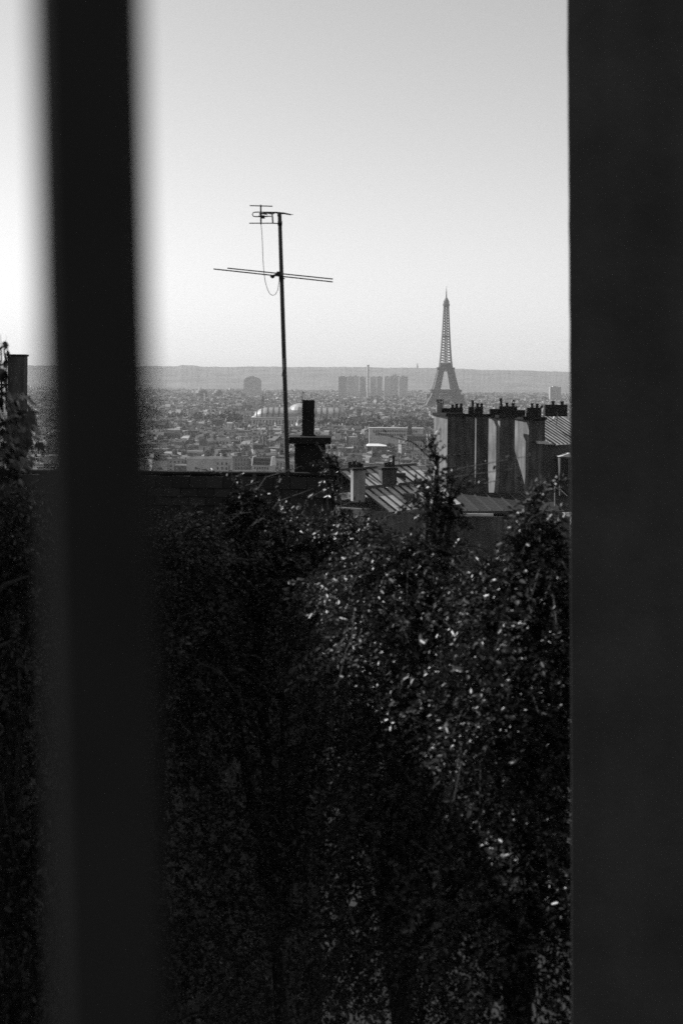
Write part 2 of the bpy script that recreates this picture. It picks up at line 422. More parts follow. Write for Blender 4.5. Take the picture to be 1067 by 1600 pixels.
def p_party(w, h, d, add):
    m = MB(); m.prism([(-w / 2 - .2, -.2), (w / 2 + .2, -.2), (w / 2 + .2, d), (-w / 2 - .2, d)], h, h + 1.6, top=[(-w / 2, d / 2 - .2), (w / 2, d / 2 - .2), (w / 2, d / 2 + .2), (-w / 2, d / 2 + .2)])
    add('roof', m, 'croof'); add('window_ranks', wins(3, 9, 1.2, 1.9, w, h - 2.4, 3.4, 2, .5, 4), 'pane', 'stuff')
    for u, L in ((-w * .42, 2.4), (-w * .1, 1.6), (w * .33, 3)):
        q = MB(); q.box(u - L / 2, u + L / 2, d / 2 - .4, d / 2 + .4, h, h + 3.4)
        for k in range(int(L / .55)): q.box(u - L / 2 + .1 + k * .55, u - L / 2 + .38 + k * .55, d / 2 - .15, d / 2 + .15, h + 3.4, h + 4.2)
        add('chimney', q, 'cchim')
    q = MB(); q.prism([(-w / 2 - 9, 1), (-w / 2 - .01, 1), (-w / 2 - .01, d), (-w / 2 - 9, d)], -5, h - 5, top=[(-w / 2 - 9, 1), (-w / 2 - .01, 1), (-w / 2 - .01, d), (-w / 2 - 9, d)]); add('side_wing', q, 'cchim')
hero('party_wall_house', 'broad blank rendered wall with a few scattered small windows', 292, 362, 717, 1030, 14, p_party, wallmat='party')
def p_mans(w, h, d, add):
    m = MB(); m.prism([(-w / 2 + .5, 0), (w / 2 - .5, 0), (w / 2 - .5, d), (-w / 2 + .5, d)], h + .003, h + 5.5, top=[(-w / 2 + .5, 2.4), (w / 2 - .5, 2.4), (w / 2 - .5, d - 2.4), (-w / 2 + .5, d - 2.4)])
    for j in range(6):
        for z in (h + .6, h + 3): u = -w / 2 + 1.4 + (j + .5) * (w - 2.8) / 6; m.box(u - .6, u + .6, .2 + (z - h) * .44, 2, z, z + 1.7)
    add('roof', m, 'slate')
    for s in (-1, 1):
        q = MB(); q.prism([(s * w / 2 - .45, -.3), (s * w / 2 + .45, -.3), (s * w / 2 + .45, d), (s * w / 2 - .45, d)], h - .4, h + 6.4, top=[(s * w / 2 - .45, 2.2), (s * w / 2 + .45, 2.2), (s * w / 2 + .45, d - 2), (s * w / 2 - .45, d - 2)]); add('parapet_wall', q, 'white')
    add('window_ranks', wins(4, 6, 1.1, 1.9, w, h - 1.2, 3.2), 'pane', 'stuff')
hero('mansard_house', 'house with a dark slate mansard between two pale sloping parapets', 393, 424, 727, 1060, 12, p_mans, rot=-.25)
def p_row(w, h, d, add):
    m = MB(); m.prism([(-w / 2, -.2), (w / 2, -.2), (w / 2, d), (-w / 2, d)], h, h + 2, top=[(-w / 2 + 1, d / 2 - .2), (w / 2 - 1, d / 2 - .2), (w / 2 - 1, d / 2 + .2), (-w / 2 + 1, d / 2 + .2)])
    add('roof', m, 'zincdark'); add('window_ranks', wins(4, 6, 1.7, 2.3, w, h - 1.2, 3.6), 'pane', 'stuff')
hero('window_front_house', 'house front with even rows of wide dark windows under a dark roof', 324, 360, 688, 1420, 13, p_row, wallmat='party')

# glass hall with rounded ends, central dome and flag
def glass_hall():
    d = 2300.0; c = P(470, 653, d); m = d / F
    o = empty('glass_hall', (c.x, d, 0), 'long glazed exhibition hall with rounded ends and a central dome', 'hall')
    ze = c.z; H = 16.5; a, b = 76, 24; ridge = 53
    def surf(x, v):    # v in 0..pi across; x along
        k = max(0, abs(x) - ridge) / (a - ridge); s = math.sqrt(max(0, 1 - k * k))
        return Vector((x, -math.cos(v) * b * (.35 + .65 * s) * (1 if k < 1 else 0), ze + H * s * math.sin(v) ** .8 ))
    N, Vn = 64, 16; g = MB()
    xs = [-a * math.cos(math.pi * i / N) for i in range(N + 1)]
    for i in range(N):
        for j in range(Vn):
            q = [surf(xs[i], math.pi * j / Vn), surf(xs[i + 1], math.pi * j / Vn), surf(xs[i + 1], math.pi * (j + 1) / Vn), surf(xs[i], math.pi * (j + 1) / Vn)]
            g.poly(q)
    def add(nm, mb, mt, smooth=False):
        me = mb.mesh(nm, [M[mt]])
        if smooth: me.polygons.foreach_set('use_smooth', [True] * len(me.polygons))
        q = bpy.data.objects.new(nm, me); COL.objects.link(q); q.parent = o
    add('glass_vault', g, 'glasshall', True)
    for x in [-70, -62, -53, -44, -35, -26, 24, 33, 42, 53, 62, 70]:
        rb = MB(); sp = [surf(x, math.pi * j / Vn) + Vector((0, 0, .3)) for j in range(Vn + 1)]
        for p, q in zip(sp, sp[1:]): rb.beam(p, q, 1.5)
        add('rib', rb, 'hallrib')
    rd = MB(); rd.beam((-ridge, 0, ze + H + .5), (ridge, 0, ze + H + .5), 1.6); add('ridge_beam', rd, 'white')
    w = MB(); w.box(-a - 2, a + 2, -b - 3, b + 3, -4, ze); add('wall', w, 'stone')
    w = MB(); w.box(-a - 3, a + 3, -b - 4, b + 4, ze + .003, ze + 1.2); add('cornice', w, 'white')
    wi = MB()
    for i in range(30): u = -a + 2.5 + i * 5.1; wi.box(u - 1.1, u + 1.1, -b - 3.08, -b - 2.9, ze - 12, ze - 3)
    q = wi.mesh('window_ranks', [M['pane']]); q = bpy.data.objects.new('window_ranks', q); COL.objects.link(q); q.parent = o; q['kind'] = 'stuff'
    dm = MB(); dm.lathe((2, -2, ze + 8), [(22, 0), (21.5, 5), (19, 10), (14, 13.5), (7, 15.6), (3, 16.2)], 20); add('dome', dm, 'glasshall', True)
    ln = MB(); ln.lathe((2, -2, ze + 23.5), [(4, 0), (4, 3), (2.6, 4.2), (2.2, 7), (1.2, 9), (.5, 14), (.2, 20)], 8); add('lantern', ln, 'hallrib')
    fl = MB(); fl.box(2, 5.5, -2.1, -1.9, ze + 40, ze + 42.4); add('flag', fl, 'dark')
glass_hall()

# ------------------------------------------------------------------ high-rises, chimney, mast, other far landmarks
def church(px, ytop, d, w, label):
    t = P(px, ytop, d); o = empty('church_tower', (t.x, d, 0), label, 'church'); h = t.z
    mb = MB(); mb.box(t.x - w / 2, t.x + w / 2, d, d + w, -3, h * .62); mb.build('tower', M['cchim'], o)
    mb = MB(); mb.prism([(t.x - w * .55, d - .3), (t.x + w * .55, d - .3), (t.x + w * .55, d + w + .3), (t.x - w * .55, d + w + .3)], h * .62 + .01, h, top=[(t.x - .1, d + w / 2 - .1), (t.x + .1, d + w / 2 - .1), (t.x + .1, d + w / 2 + .1), (t.x - .1, d + w / 2 + .1)]); mb.build('spire', M['zincdark'], o)
    mb = MB(); mb.box(t.x - w * 1.2, t.x + w * 1.2, d + w, d + w * 5, -3, h * .36); mb.build('nave', M['cchim'], o)
    mb = MB(); mb.prism([(t.x - w * 1.25, d + w), (t.x + w * 1.25, d + w), (t.x + w * 1.25, d + w * 5), (t.x - w * 1.25, d + w * 5)], h * .36 + .01, h * .52, top=[(t.x - .2, d + w + .01), (t.x + .2, d + w + .01), (t.x + .2, d + w * 5), (t.x - .2, d + w * 5)]); mb.build('nave_roof', M['zincdark'], o)
church(640, 653, 1560, 6.5, 'dark slender church spire in front of the long modern block')
church(411, 616.5, 3300, 8, 'small distant church spire beyond the glazed hall')
church(262, 655, 1750, 7, 'dark church spire among roofs beside the dark window post')
def highrise(px0, px1, ytop, d, label, depth=26, rot=0.0, extra=None, name='tower_block', group=None):
    a = P(px0, ytop, d); b = P(px1, ytop, d); w = b.x - a.x; h = a.z
    o = empty(name, ((a.x + b.x) / 2, d, 0), label, 'tower block', group); o.rotation_euler.z = rot
    mb = MB(); mb.box(-w / 2, w / 2, 0, depth, -2, h); c = bpy.data.objects.new('wall', mb.mesh('wall', [M['highrise']])); COL.objects.link(c); c.parent = o
    mb = MB(); mb.box(-w / 4, w / 5, 4, depth - 4, h, h + (extra or 3)); c = bpy.data.objects.new('plant_room', mb.mesh('plant_room', [M['highrise']])); COL.objects.link(c); c.parent = o
    return o
g = 'towers by the river'
for i, (x0, x1, yt, d, lb) in enumerate([
        (529, 542.5, 588.5, 5000, 'hazy tower block ending the riverside row away from the iron tower'),
        (543, 552, 588.2, 5060, 'hazy pale ribbed tower block second in the riverside row'),
        (551, 561, 587.8, 5160, 'hazy ribbed tower block just before the thin smokestack'),
        (562, 571.5, 589, 5010, 'hazy tower block standing against the thin smokestack'),
        (578, 588, 589, 5080, 'hazy tower block just past the thin smokestack towards the iron tower'),
        (588.5, 597, 588.6, 5000, 'narrow darker tower block in the middle of the riverside row'),
        (600, 611, 588.2, 5050, 'wide hazy tower block with a raised roof hut in the riverside row'),
        (609, 624, 587, 5150, 'tallest broad tower block of the riverside row'),
        (623, 637, 588.4, 5000, 'hazy tower block ending the riverside row beside the iron tower')]):
    highrise(x0, x1, yt, d, lb, group=g, extra=5 if i == 7 else 3)
def smokestack(px, ytop, ybot, d, r, name, label, m, cat='chimney'):
    t = P(px, ytop, d); mb = MB(); mb.lathe((t.x, d, -2), [(r * 1.15, 0), (r, t.z * .5), (r * .92, t.z - 3), (r * 1.1, t.z - 2), (r * 1.1, t.z + 2)], 12)
    tag(mb.build(name, M[m], smooth=False), label, cat)
smokestack(575, 570, 616, 5000, 4.4, 'smokestack', 'tall thin concrete smokestack above the tower blocks', 'highrise')
smokestack(320, 614.5, 627, 4000, 1.5, 'pale_column', 'slender bright white column standing alone among the far roofs', 'white', 'column')
tp = P(652, 567, 9250); bp_ = P(652, 575.5, 9250); mb = MB(); mb.lathe((tp.x, 9250, bp_.z - 12), [(6, 0), (5, (tp.z - bp_.z) * .8), (2, (tp.z - bp_.z) + 6), (.8, tp.z - bp_.z + 12)], 8)
tag(mb.build('radio_mast', M['tower']), 'small transmitter mast on the crest of the wooded hills', 'mast')
# block with a rounded top
a = P(381, 595, 5000); b = P(408, 595, 5000); w = b.x - a.x
o = empty('rounded_block', ((a.x + b.x) / 2, 5000, 0), 'lone hazy tower block with a rounded top in front of the hills', 'tower block')
mb = MB(); prof = [(-w / 2, -2), (w / 2, -2)] + [(w / 2 * math.cos(t), a.z + 15 * math.sin(t)) for t in np.linspace(0, math.pi, 12)]
fr_ = [(x, 0, z) for x, z in prof]; bk = [(x, 25, z) for x, z in prof]
mb.poly(fr_); mb.poly(bk[::-1])
for i in range(len(prof)):
    j = (i + 1) % len(prof); mb.poly([fr_[j], fr_[i], bk[i], bk[j]])
c = bpy.data.objects.new('wall', mb.mesh('wall', [M['highrise']])); COL.objects.link(c); c.parent = o
mb = MB(); mb.box(-w * .2, w * .1, 8, 16, a.z + 13.5, a.z + 18); c = bpy.data.objects.new('plant_room', mb.mesh('plant_room', [M['highrise']])); COL.objects.link(c); c.parent = o
highrise(859, 876, 604.5, 4500, 'square hazy block standing alone above the chimney pots beside the dark wall', name='office_tower')
# two far domed halls
for px, w_, yt, lb in ((315, 20, 607.5, 'low dark domed hall rising behind the white column'), (341, 14, 608.5, 'smaller low dark domed hall beyond the white column')):
    c = P(px, 614, 4600); t = P(px, yt, 4600); rr = w_ * 4600 / F / 2
    o = empty('domed_hall', (c.x, 4600, 0), lb, 'hall')
    mb = MB(); mb.lathe((c.x, 4600, -2), [(rr, 0), (rr, c.z + 2)], 16); mb.build('wall', M['zincdark'], o)
    mb = MB(); mb.lathe((c.x, 4600, c.z + .01), [(rr * 1.04, 0), (rr * .85, (t.z - c.z) * .5), (rr * .5, (t.z - c.z) * .85), (rr * .1, t.z - c.z)], 16); mb.build('dome', M['zincdark'], o)

# ------------------------------------------------------------------ iron lattice tower
def iron_tower():
    d = 3560.0; top = P(696.6, 447, d); base = P(695.2, 646, d); cx = base.x; zb = 0.0
    o = empty('lattice_tower', (cx, d, zb), 'tall tapering iron lattice tower standing over the hazy city', 'tower')
    S = (top.z - zb) / 325.0
    PR = [(0, 62, 36), (15, 55, 31), (29, 48, 26.5), (45, 39, 20.5), (57.6, 33, 17), (75, 28, 13), (95, 23, 9.4), (115.7, 18.5, 5.0)]
    def pr(z):
        zs = [p[0] for p in PR]; return np.interp(z, zs, [p[1] for p in PR]), np.interp(z, zs, [p[2] for p in PR])
    UP = [(115.7, 16.0), (140, 13.2), (165, 11.2), (190, 9.6), (215, 8.2), (240, 7.0), (262, 6.0), (276, 5.5)]
    up = lambda z: np.interp(z, [p[0] for p in UP], [p[1] for p in UP])
    T = lambda x, y, z: (cx + x * S, d + y * S, zb + z * S)
    zl = [0, 9, 18, 27, 36, 45, 54, 63, 72, 81, 90, 99, 107, 115.7]
    for sx in (-1, 1):
        for sy in (-1, 1):
            mb = MB()
            for z0, z1 in zip(zl, zl[1:]):
                c0 = pr(z0); c1 = pr(z1)
                def cor(c, z): return [(sx * c[0], sy * c[0], z), (sx * c[1], sy * c[0], z), (sx * c[1], sy * c[1], z), (sx * c[0], sy * c[1], z)]
                q0, q1 = cor(c0, z0), cor(c1, z1)
                for k in range(4):
                    j = (k + 1) % 4
                    mb.beam(T(*q0[k]), T(*q1[k]), 2.0); mb.beam(T(*q0[k]), T(*q1[j]), 1.3); mb.beam(T(*q0[j]), T(*q1[k]), 1.3); mb.beam(T(*q1[k]), T(*q1[j]), 1.4)
                    h0 = [(q0[k][i] + q0[j][i]) / 2 for i in range(3)]; h1 = [(q1[k][i] + q1[j][i]) / 2 for i in range(3)]
                    mb.beam(T(*h0), T(*h1), 1.0)
            mb.box(*[v for v in (T(sx * 62 if sx < 0 else 36, 0, 0)[0] - 1, T(-36 if sx < 0 else 62, 0, 0)[0] + 1)], *[v for v in (T(0, sy * 62 if sy < 0 else 36, 0)[1] - 1, T(0, -36 if sy < 0 else 62, 0)[1] + 1)], -3, 4)
            mb.build('leg', M['tower'], o)
    def deck(z, hw, th, name, rail=True, hole=0):
        mb = MB(); x0, y0, zz = T(-hw, -hw, z); x1, y1, z2 = T(hw, hw, z + th)
        mb.box(x0, x1, y0, y1, zz, z2); mb.build(name, M['tower'], o)
    for z0, z1, hw, nm in ((46, 57, 34.5, 'first_platform'), (57.05, 61.5, 38, 'first_gallery'), (109, 114, 19.5, 'second_platform'), (114.05, 117.5, 21.3, 'second_gallery')):
        mb = MB()
        # girder frame: four trussed sides and a floor
        for k in range(4):
            ca, sa = [(1, 0), (0, 1), (-1, 0), (0, -1)][k]
            def R(u, v): return (u * ca - v * sa, u * sa + v * ca)
            n = 30 if hw > 30 else 14
            for i in range(n):
                u0 = -hw + 2 * hw * i / n; u1 = u0 + 2 * hw / n
                p = lambda u, z: T(*R(u, -hw), z)
                mb.beam(p(u0, z0), p(u1, z1), .9); mb.beam(p(u0, z1), p(u1, z0), .9)
            mb.beam(p(-hw, z0), p(hw, z0), 1.6); mb.beam(p(-hw, z1), p(hw, z1), 1.6)
        x0, y0, _ = T(-hw + .5, -hw + .5, 0); x1, y1, _ = T(hw - .5, hw - .5, 0)
        mb.box(x0, x1, y0, y1, T(0, 0, z1 - 2)[2], T(0, 0, z1 - .6)[2]); mb.build(nm, M['tower'], o)
    for z0, z1, hw, nm in ((61.5, 66, 24, 'pavilion'), (117.6, 129, 13.8, 'second_pavilion')):
        mb = MB(); x0, y0, a0 = T(-hw, -hw, z0); x1, y1, a1 = T(hw, hw, z1)
        if nm == 'pavilion':
            for s in (-1, 1): mb.box(T(s * 22 - 6, 0, 0)[0], T(s * 22 + 6, 0, 0)[0], y0, y1, a0, a1 - 2)
        else: mb.box(x0, x1, y0, y1, a0, a1)
        mb.build(nm, M['tower'], o)
    # arches under the first platform, one per side
    for k in range(4):
        ca, sa = [(1, 0), (0, 1), (-1, 0), (0, -1)][k]; mb = MB(); pts = []; pts2 = []
        for t in np.linspace(0, math.pi, 25):
            r = 37; z = 8 + (38 - 8) * math.sin(t); u = -r * math.cos(t); v = -pr(z)[0] + .5
            pts.append((u * ca - v * sa, u * sa + v * ca, z))
            z2 = min(49.5, z + 5); v2 = -pr(z2)[0] + .5; u2 = -(r + 3) * math.cos(t); pts2.append((u2 * ca - v2 * sa, u2 * sa + v2 * ca, z2))
        for i in range(24):
            mb.beam(T(*pts[i]), T(*pts[i + 1]), 1.8); mb.beam(T(*pts2[i]), T(*pts2[i + 1]), 1.4); mb.beam(T(*pts[i]), T(*pts2[i + 1]), 1.1)
            if 5 < i < 18:
                e = list(pts2[i]); e[2] = 50; mb.beam(T(*pts2[i]), T(*e), 1.5)
        mb.build('arch', M['tower'], o)
    # upper shaft
    mb = MB(); zs = list(np.linspace(115.7, 276, 25))
    for z0, z1 in zip(zs, zs[1:]):
        a, b = up(z0), up(z1); q0 = [(-a, -a), (a, -a), (a, a), (-a, a)]; q1 = [(-b, -b), (b, -b), (b, b), (-b, b)]
        for k in range(4):
            j = (k + 1) % 4
            mb.beam(T(*q0[k], z0), T(*q1[k], z1), 2.0); mb.beam(T(*q0[k], z0), T(*q1[j], z1), .9); mb.beam(T(*q0[j], z0), T(*q1[k], z1), .9); mb.beam(T(*q1[k], z1), T(*q1[j], z1), .9)
    mb.build('upper_shaft', M['tower'], o)
    mb = MB()
    for z0, z1 in zip(zs, zs[1:]):
        for sx in (-1, 1):
            for sy in (-1, 1): mb.beam(T(sx * 2.6, sy * 2.6, z0), T(sx * 2.6, sy * 2.6, z1), 1.3)
            mb.beam(T(-2.6, sx * 2.6, z0), T(2.6, sx * 2.6, z1), .9); mb.beam(T(2.6, sx * 2.6, z0), T(-2.6, sx * 2.6, z1), .9)
    mb.build('lift_shaft', M['tower'], o)
    mb = MB(); x0, y0, a0 = T(-10.5, -10.5, 195); x1, y1, a1 = T(10.5, 10.5, 199); mb.box(x0, x1, y0, y1, a0, a1); mb.build('middle_platform', M['tower'], o)
    mb = MB(); mb.lathe(T(0, 0, 271), [(5.8 * S, 0), (8.6 * S, 4 * S), (8.8 * S, 9 * S), (7.2 * S, 9.4 * S), (7.2 * S, 15 * S), (6 * S, 18 * S), (3.6 * S, 22 * S), (2.2 * S, 25 * S)], 12); mb.build('summit_platform', M['tower'], o)
    mb = MB(); mb.lathe(T(0, 0, 294), [(1.5 * S, 0), (1.3 * S, 8 * S), (.9 * S, 16 * S), (.6 * S, 24 * S), (.35 * S, 31 * S)], 8)
    for z in (299, 304, 309): mb.box(T(-2, 0, 0)[0], T(2, 0, 0)[0], d - .4, d + .4, T(0, 0, z)[2], T(0, 0, z + 1)[2])
    mb.build('antenna', M['tower'], o)
iron_tower()

# ------------------------------------------------------------------ neighbouring roofs at about 70-90 m
def roof_c():
    d = 72.0; m = d / F
    o = empty('zinc_roof_house', P(630, 800, d), 'house with a bright zinc roof of dark standing seams', 'house')
    dh = Vector((.78, -.62, 0)).normalized(); s = math.radians(30)
    dn = dh * math.cos(s) - Vector((0, 0, math.sin(s))); rd = Vector((dh.y, -dh.x, 0))   # rd: towards far left... ridge direction
    rd = Vector((.62, .78, 0))
    nm = rd.cross(dn); nm = nm if nm.z > 0 else -nm
    A = P(520, 736, d - 2)                       # left end of the ridge
    LV = [(0.0, 1.5, 0.0), (1.56, 3.5, -.10)]     # two tiers (from, to, drop)
    for a0, a1, dz in LV:
        for i in range(10):
            p = A + rd * (.64 * i + .5); off = Vector((0, 0, dz))
            q = [p + dn * a0 + off, p + rd * .625 + dn * a0 + off, p + rd * .625 + dn * a1 + off, p + dn * a1 + off]
            mb = MB(); lo = [v - nm * .03 for v in q]
            mb.poly(q if (q[1] - q[0]).cross(q[2] - q[1]).z > 0 else q[::-1])
            for k in range(4): mb.poly([q[k], lo[k], lo[(k + 1) % 4], q[(k + 1) % 4]])
            mb.build('zinc_panel', M['zinc'], o)
            mb = MB(); mb.beam(q[0] + nm * .02, q[3] + nm * .02, .085); mb.build('seam', M['zincdark'], o)
    mb = MB(); mb.beam(A + rd * .4 - dn * .05, A + rd * 7 - dn * .05, .16); mb.build('ridge_roll', M['zincdark'], o)
    mb = MB(); mb.beam(A + rd * .4 + dn * 1.53 - nm * .02, A + rd * 7 + dn * 1.53 - nm * .02, .14); mb.build('gutter_step', M['zincdark'], o)
    for u, v, w_, h_ in ((2.1, .6, .18, .16), (4.6, .9, .5, .07), (5.9, 2.6, .14, .3), (3.2, 2.7, .55, .07)):
        c = A + rd * u + dn * v; mb = MB(); mb.box(c.x - w_ / 2, c.x + w_ / 2, c.y - w_ / 2, c.y + w_ / 2, c.z - .35, c.z + h_ + (.12 if w_ > .3 else 0)); mb.build('roof_vent' if w_ < .3 else 'skylight', M['dark' if w_ < .3 else 'zincdark'], o)
    # walls beneath
    e0 = A + rd * .5 + dn * 3.4; e1 = A + rd * 6.9 + dn * 3.4; b0 = A + rd * .5 - dh * 3; b1 = A + rd * 6.9 - dh * 3
    mb = MB(); mb.prism([(b0.x, b0.y), (e0.x, e0.y), (e1.x, e1.y), (b1.x, b1.y)], gz(d) - 6, e0.z - .12); mb.build('wall', M['grey'], o)
    back = MB(); c0, c1 = A + rd * .5, A + rd * 6.9
    back.poly([c0 - nm * .04, c1 - nm * .04, b1 - Vector((0, 0, 1.5)), b0 - Vector((0, 0, 1.5))]); back.build('rear_slope', M['zincdark'], o)
    # two chimneys with pots
    def chim(xl, xc, xr, yt, yb, dd, pots, mt):
        t = P(xc, yt, dd); L = P(xl, yt, dd + 1.1); R = P(xr, yt, dd + .35); B = L + R - t
        mb = MB(); mb.prism([(L.x, L.y), (t.x, t.y), (R.x, R.y), (B.x, B.y)], P(xc, yb, dd).z, t.z); ch = mb.build('chimney', M[mt], o)
        cx_, cy_ = (L.x + R.x) / 2, (t.y + B.y) / 2; k = 1.12
        mb = MB(); mb.prism([(cx_ + (p.x - cx_) * k, cy_ + (p.y - cy_) * k) for p in (L, t, R, B)], t.z, t.z + .1); mb.build('cap', M['soot'], ch)
        for i, (px, wpx, y0) in enumerate(pots):
            p = P(px, yt, dd + .7); r = wpx * m / 2; hh = P(px, y0, dd + .7).z - t.z
            mb = MB(); mb.lathe((p.x, p.y, t.z + .08), [(r * 1.1, 0), (r, hh * .15), (r * .85, hh * .8), (r * 1.05, hh * .85), (r * .95, hh)], 9); mb.build('chimney_pot', M['pot'], ch)
    chim(548, 552, 571, 735, 785, 68.5, [(546, 7, 724), (553, 7, 722.5), (560, 7, 724.5), (565, 5, 727)], 'render')
    chim(591, 597, 620, 734, 757, 71, [(602, 6, 725), (608, 7, 724), (614, 5, 714)], 'brown')
roof_c()

def stack_row():
    d = 84.0; m = d / F
    o = empty('chimney_row_house', P(770, 830, d), 'house with a row of tall rendered chimney stacks carrying dark pots', 'house')
    # stacks: left edge, near corner, right edge px, y top, y bottom, corner depth, material
    for xl, xc, xr, yt, yb, dc in [(678, 699, 722.5, 650, 785, 83.0), (722, 727.5, 742, 651, 785, 83.9), (741, 744, 763, 651.5, 785, 85.2), (761.5, 781, 804, 653, 788, 85.2), (802.5, 826, 851, 656, 790, 85.8)]:
        t = P(xc, yt, dc); L = P(xl, yt, dc + (xc - xl) * m * 1.45); R = P(xr, yt, dc + .4); Bk = L + R - t
        z0 = P(xc, yb, dc).z; zm = z0 + (t.z - z0) * .35; fp = [(L.x, L.y), (t.x, t.y), (R.x, R.y), (Bk.x, Bk.y)]
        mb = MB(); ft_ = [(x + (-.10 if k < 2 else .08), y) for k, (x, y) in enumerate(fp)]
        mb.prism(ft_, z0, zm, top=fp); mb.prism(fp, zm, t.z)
        mb.m = [1 if k % 6 in (1, 2) else 0 for k in range(len(mb.f))]  # faces turned from the sun take the darker render: shade in the colour
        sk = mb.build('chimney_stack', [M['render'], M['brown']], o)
        cx_, cy_ = (L.x + R.x) / 2, (t.y + Bk.y) / 2
        mb = MB(); mb.prism([(x + (.10 if x > cx_ else -.10), y + (.10 if y > cy_ else -.10)) for x, y in fp], t.z, t.z + .17); mb.build('capping_slab', M['soot'], sk)
    wb = MB(); a, b = P(700, 668, 87.6), P(849, 670, 87.6); wb.box(a.x, b.x, 87.6, 88.0, P(700, 790, 87).z, a.z); wb.build('party_wall', M['brown'], o)
    # pedestals and pots
    for x0, x1, y0, y1, mt in ((682, 692, 631, 647, 'render'), (690, 703, 638, 647, 'soot'), (704, 723, 637, 647, 'soot'), (732, 741, 636, 647, 'soot'), (742.5, 754.5, 636, 647, 'soot'),
                               (765, 781, 639, 649, 'soot'), (780, 808, 635, 649, 'soot'), (808, 820, 641, 649, 'soot'), (823, 845.5, 637, 653, 'soot'), (851, 886, 632.5, 648, 'soot')):
        dd = 84.0 if x0 < 760 else (85.6 if x0 < 850 else 91.4); a = P(x0, y1, dd); b = P(x1, y0, dd); mb = MB(); mb.box(a.x, b.x, dd, dd + .55, a.z - .1, P((x0 + x1) / 2, y0, dd).z); mb.build('pedestal', M[mt], o)
    def pot(px, wpx, y0, y1, lean=0.0, cowl=False):
        dd = (84.25 if px < 760 else (85.85 if px < 850 else 91.65)); p = P(px, y1, dd); t = P(px, y0, dd); hh = t.z - p.z + .05; r = wpx * m / 2
        mb = MB(); mb.lathe((0, 0, 0), [(r * 1.0, 0), (r * .95, hh * .12), (r * .85, hh * .15), (r * .8, hh * .75), (r * 1.0, hh * .8), (r * .95, hh), (r * .6, hh * 1.0)], 9)
        q = mb.build('chimney_pot', M['pot']); q.parent = o; q.matrix_parent_inverse = Matrix.Translation(o.location).inverted(); q.location = (p.x, p.y, p.z - .05); q.rotation_euler = (0, lean, 0)
        if cowl:
            mb = MB(); rr = r * 1.2; mb.lathe((0, 0, hh + .1), [(rr, 0), (rr * .7, .08), (.02, .12)], 9); 
            for k in range(3): mb.beam((r * .8 * math.cos(k * 2.1), r * .8 * math.sin(k * 2.1), hh - .05), (r * .8 * math.cos(k * 2.1), r * .8 * math.sin(k * 2.1), hh + .12), .03)
            c = mb.build('cowl', M['iron']); c.parent = q
    for a in [(706.5, 5, 632, 638), (713, 5.5, 630.5, 638), (720, 5, 630.5, 638), (738, 4.6, 625.5, 637), (745.5, 5.2, 630, 637), (752, 5, 630, 637),
              (783, 5, 622, 636, -.1), (791.5, 5.4, 629.5, 636), (801, 6, 630, 636, 0, True), (830.5, 5, 630, 638), (838.5, 5.4, 631, 638), (863.5, 6.5, 626.5, 634), (877.5, 7, 627, 634), (843, 4, 632, 638, .6)]: pot(*a)
    # grille cowl on the pale pedestal
    mb = MB(); dd = 84.1
    for x in (682, 684.3, 686.6, 689, 691.5):
        a = P(x, 632, dd); b = P(x, 625.5, dd); mb.beam(a, b, .06)
    a = P(681, 625.5, dd - .1); b = P(692.5, 625.5, dd - .1); mb.box(a.x, b.x, dd - .1, dd + .5, a.z, a.z + .05); mb.build('grille_cowl', M['iron'], o)
    # zinc roof in front, shade put into its dark panel colour; seams, gutter, wall
    def quadbox(q, th, nm, mt):
        mb = MB(); n_ = (q[1] - q[0]).cross(q[2] - q[1]).normalized(); lo = [v - n_ * th for v in q]
        mb.poly(q); mb.poly(lo[::-1])
        for k in range(4): mb.poly([q[k], lo[k], lo[(k + 1) % 4], q[(k + 1) % 4]])
        return mb.build(nm, M[mt], o)
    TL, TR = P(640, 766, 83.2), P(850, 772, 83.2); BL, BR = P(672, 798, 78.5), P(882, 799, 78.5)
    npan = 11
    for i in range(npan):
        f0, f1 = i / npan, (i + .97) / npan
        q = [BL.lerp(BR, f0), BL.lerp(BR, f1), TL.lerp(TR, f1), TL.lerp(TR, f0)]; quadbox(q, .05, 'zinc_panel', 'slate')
        mb = MB(); mb.beam(q[0] + Vector((0, -.01, .03)), q[3] + Vector((0, -.01, .03)), .08); mb.build('seam', M['dark'], o)
    mb = MB(); a, b = P(700, 800, 78.2), P(858, 800, 78.2); mb.beam(a, b, .16); mb.build('gutter', M['zincdark'], o)
    mb = MB(); a, b = P(701, 803.5, 78.1), P(770, 803.5, 78.1); mb.box(a.x, b.x, 77.95, 78.2, a.z - .06, a.z + .06); mb.build('ledge', M['white'], o)
    mb = MB(); a, b = P(690, 806, 78.3), P(890, 806, 78.3); mb.box(a.x, b.x, 78.3, 83, gz(80) - 8, a.z - .02); mb.build('wall', M['grey'], o)
    # bright zinc roof beyond, mansard below it with a dormer
    dh = Vector((.80, -.60, 0)); s = math.radians(29); dn = dh * math.cos(s) - Vector((0, 0, math.sin(s))); rd = Vector((.6, .8, 0)); nm = rd.cross(dn); nm = nm if nm.z > 0 else -nm
    zl = P(870, 694, 89).z
    A = P(842, 650, 92.5)
    for i in range(12):
        p = A + rd * (.52 * i - 3.3); e = p + dn * ((p.z - zl) / math.sin(s))
        q = [p, e, e + rd * .50, p + rd * .50]
        if (q[1] - q[0]).cross(q[2] - q[1]).z < 0: q = q[::-1]
        quadbox(q, .04, 'zinc_panel', 'zinc')
        mb = MB(); mb.beam(p + nm * .02, e + nm * .02, .085); mb.build('seam', M['zincdark'], o)
    a = P(836, 698, 88.6); b = P(915, 700, 88.6)
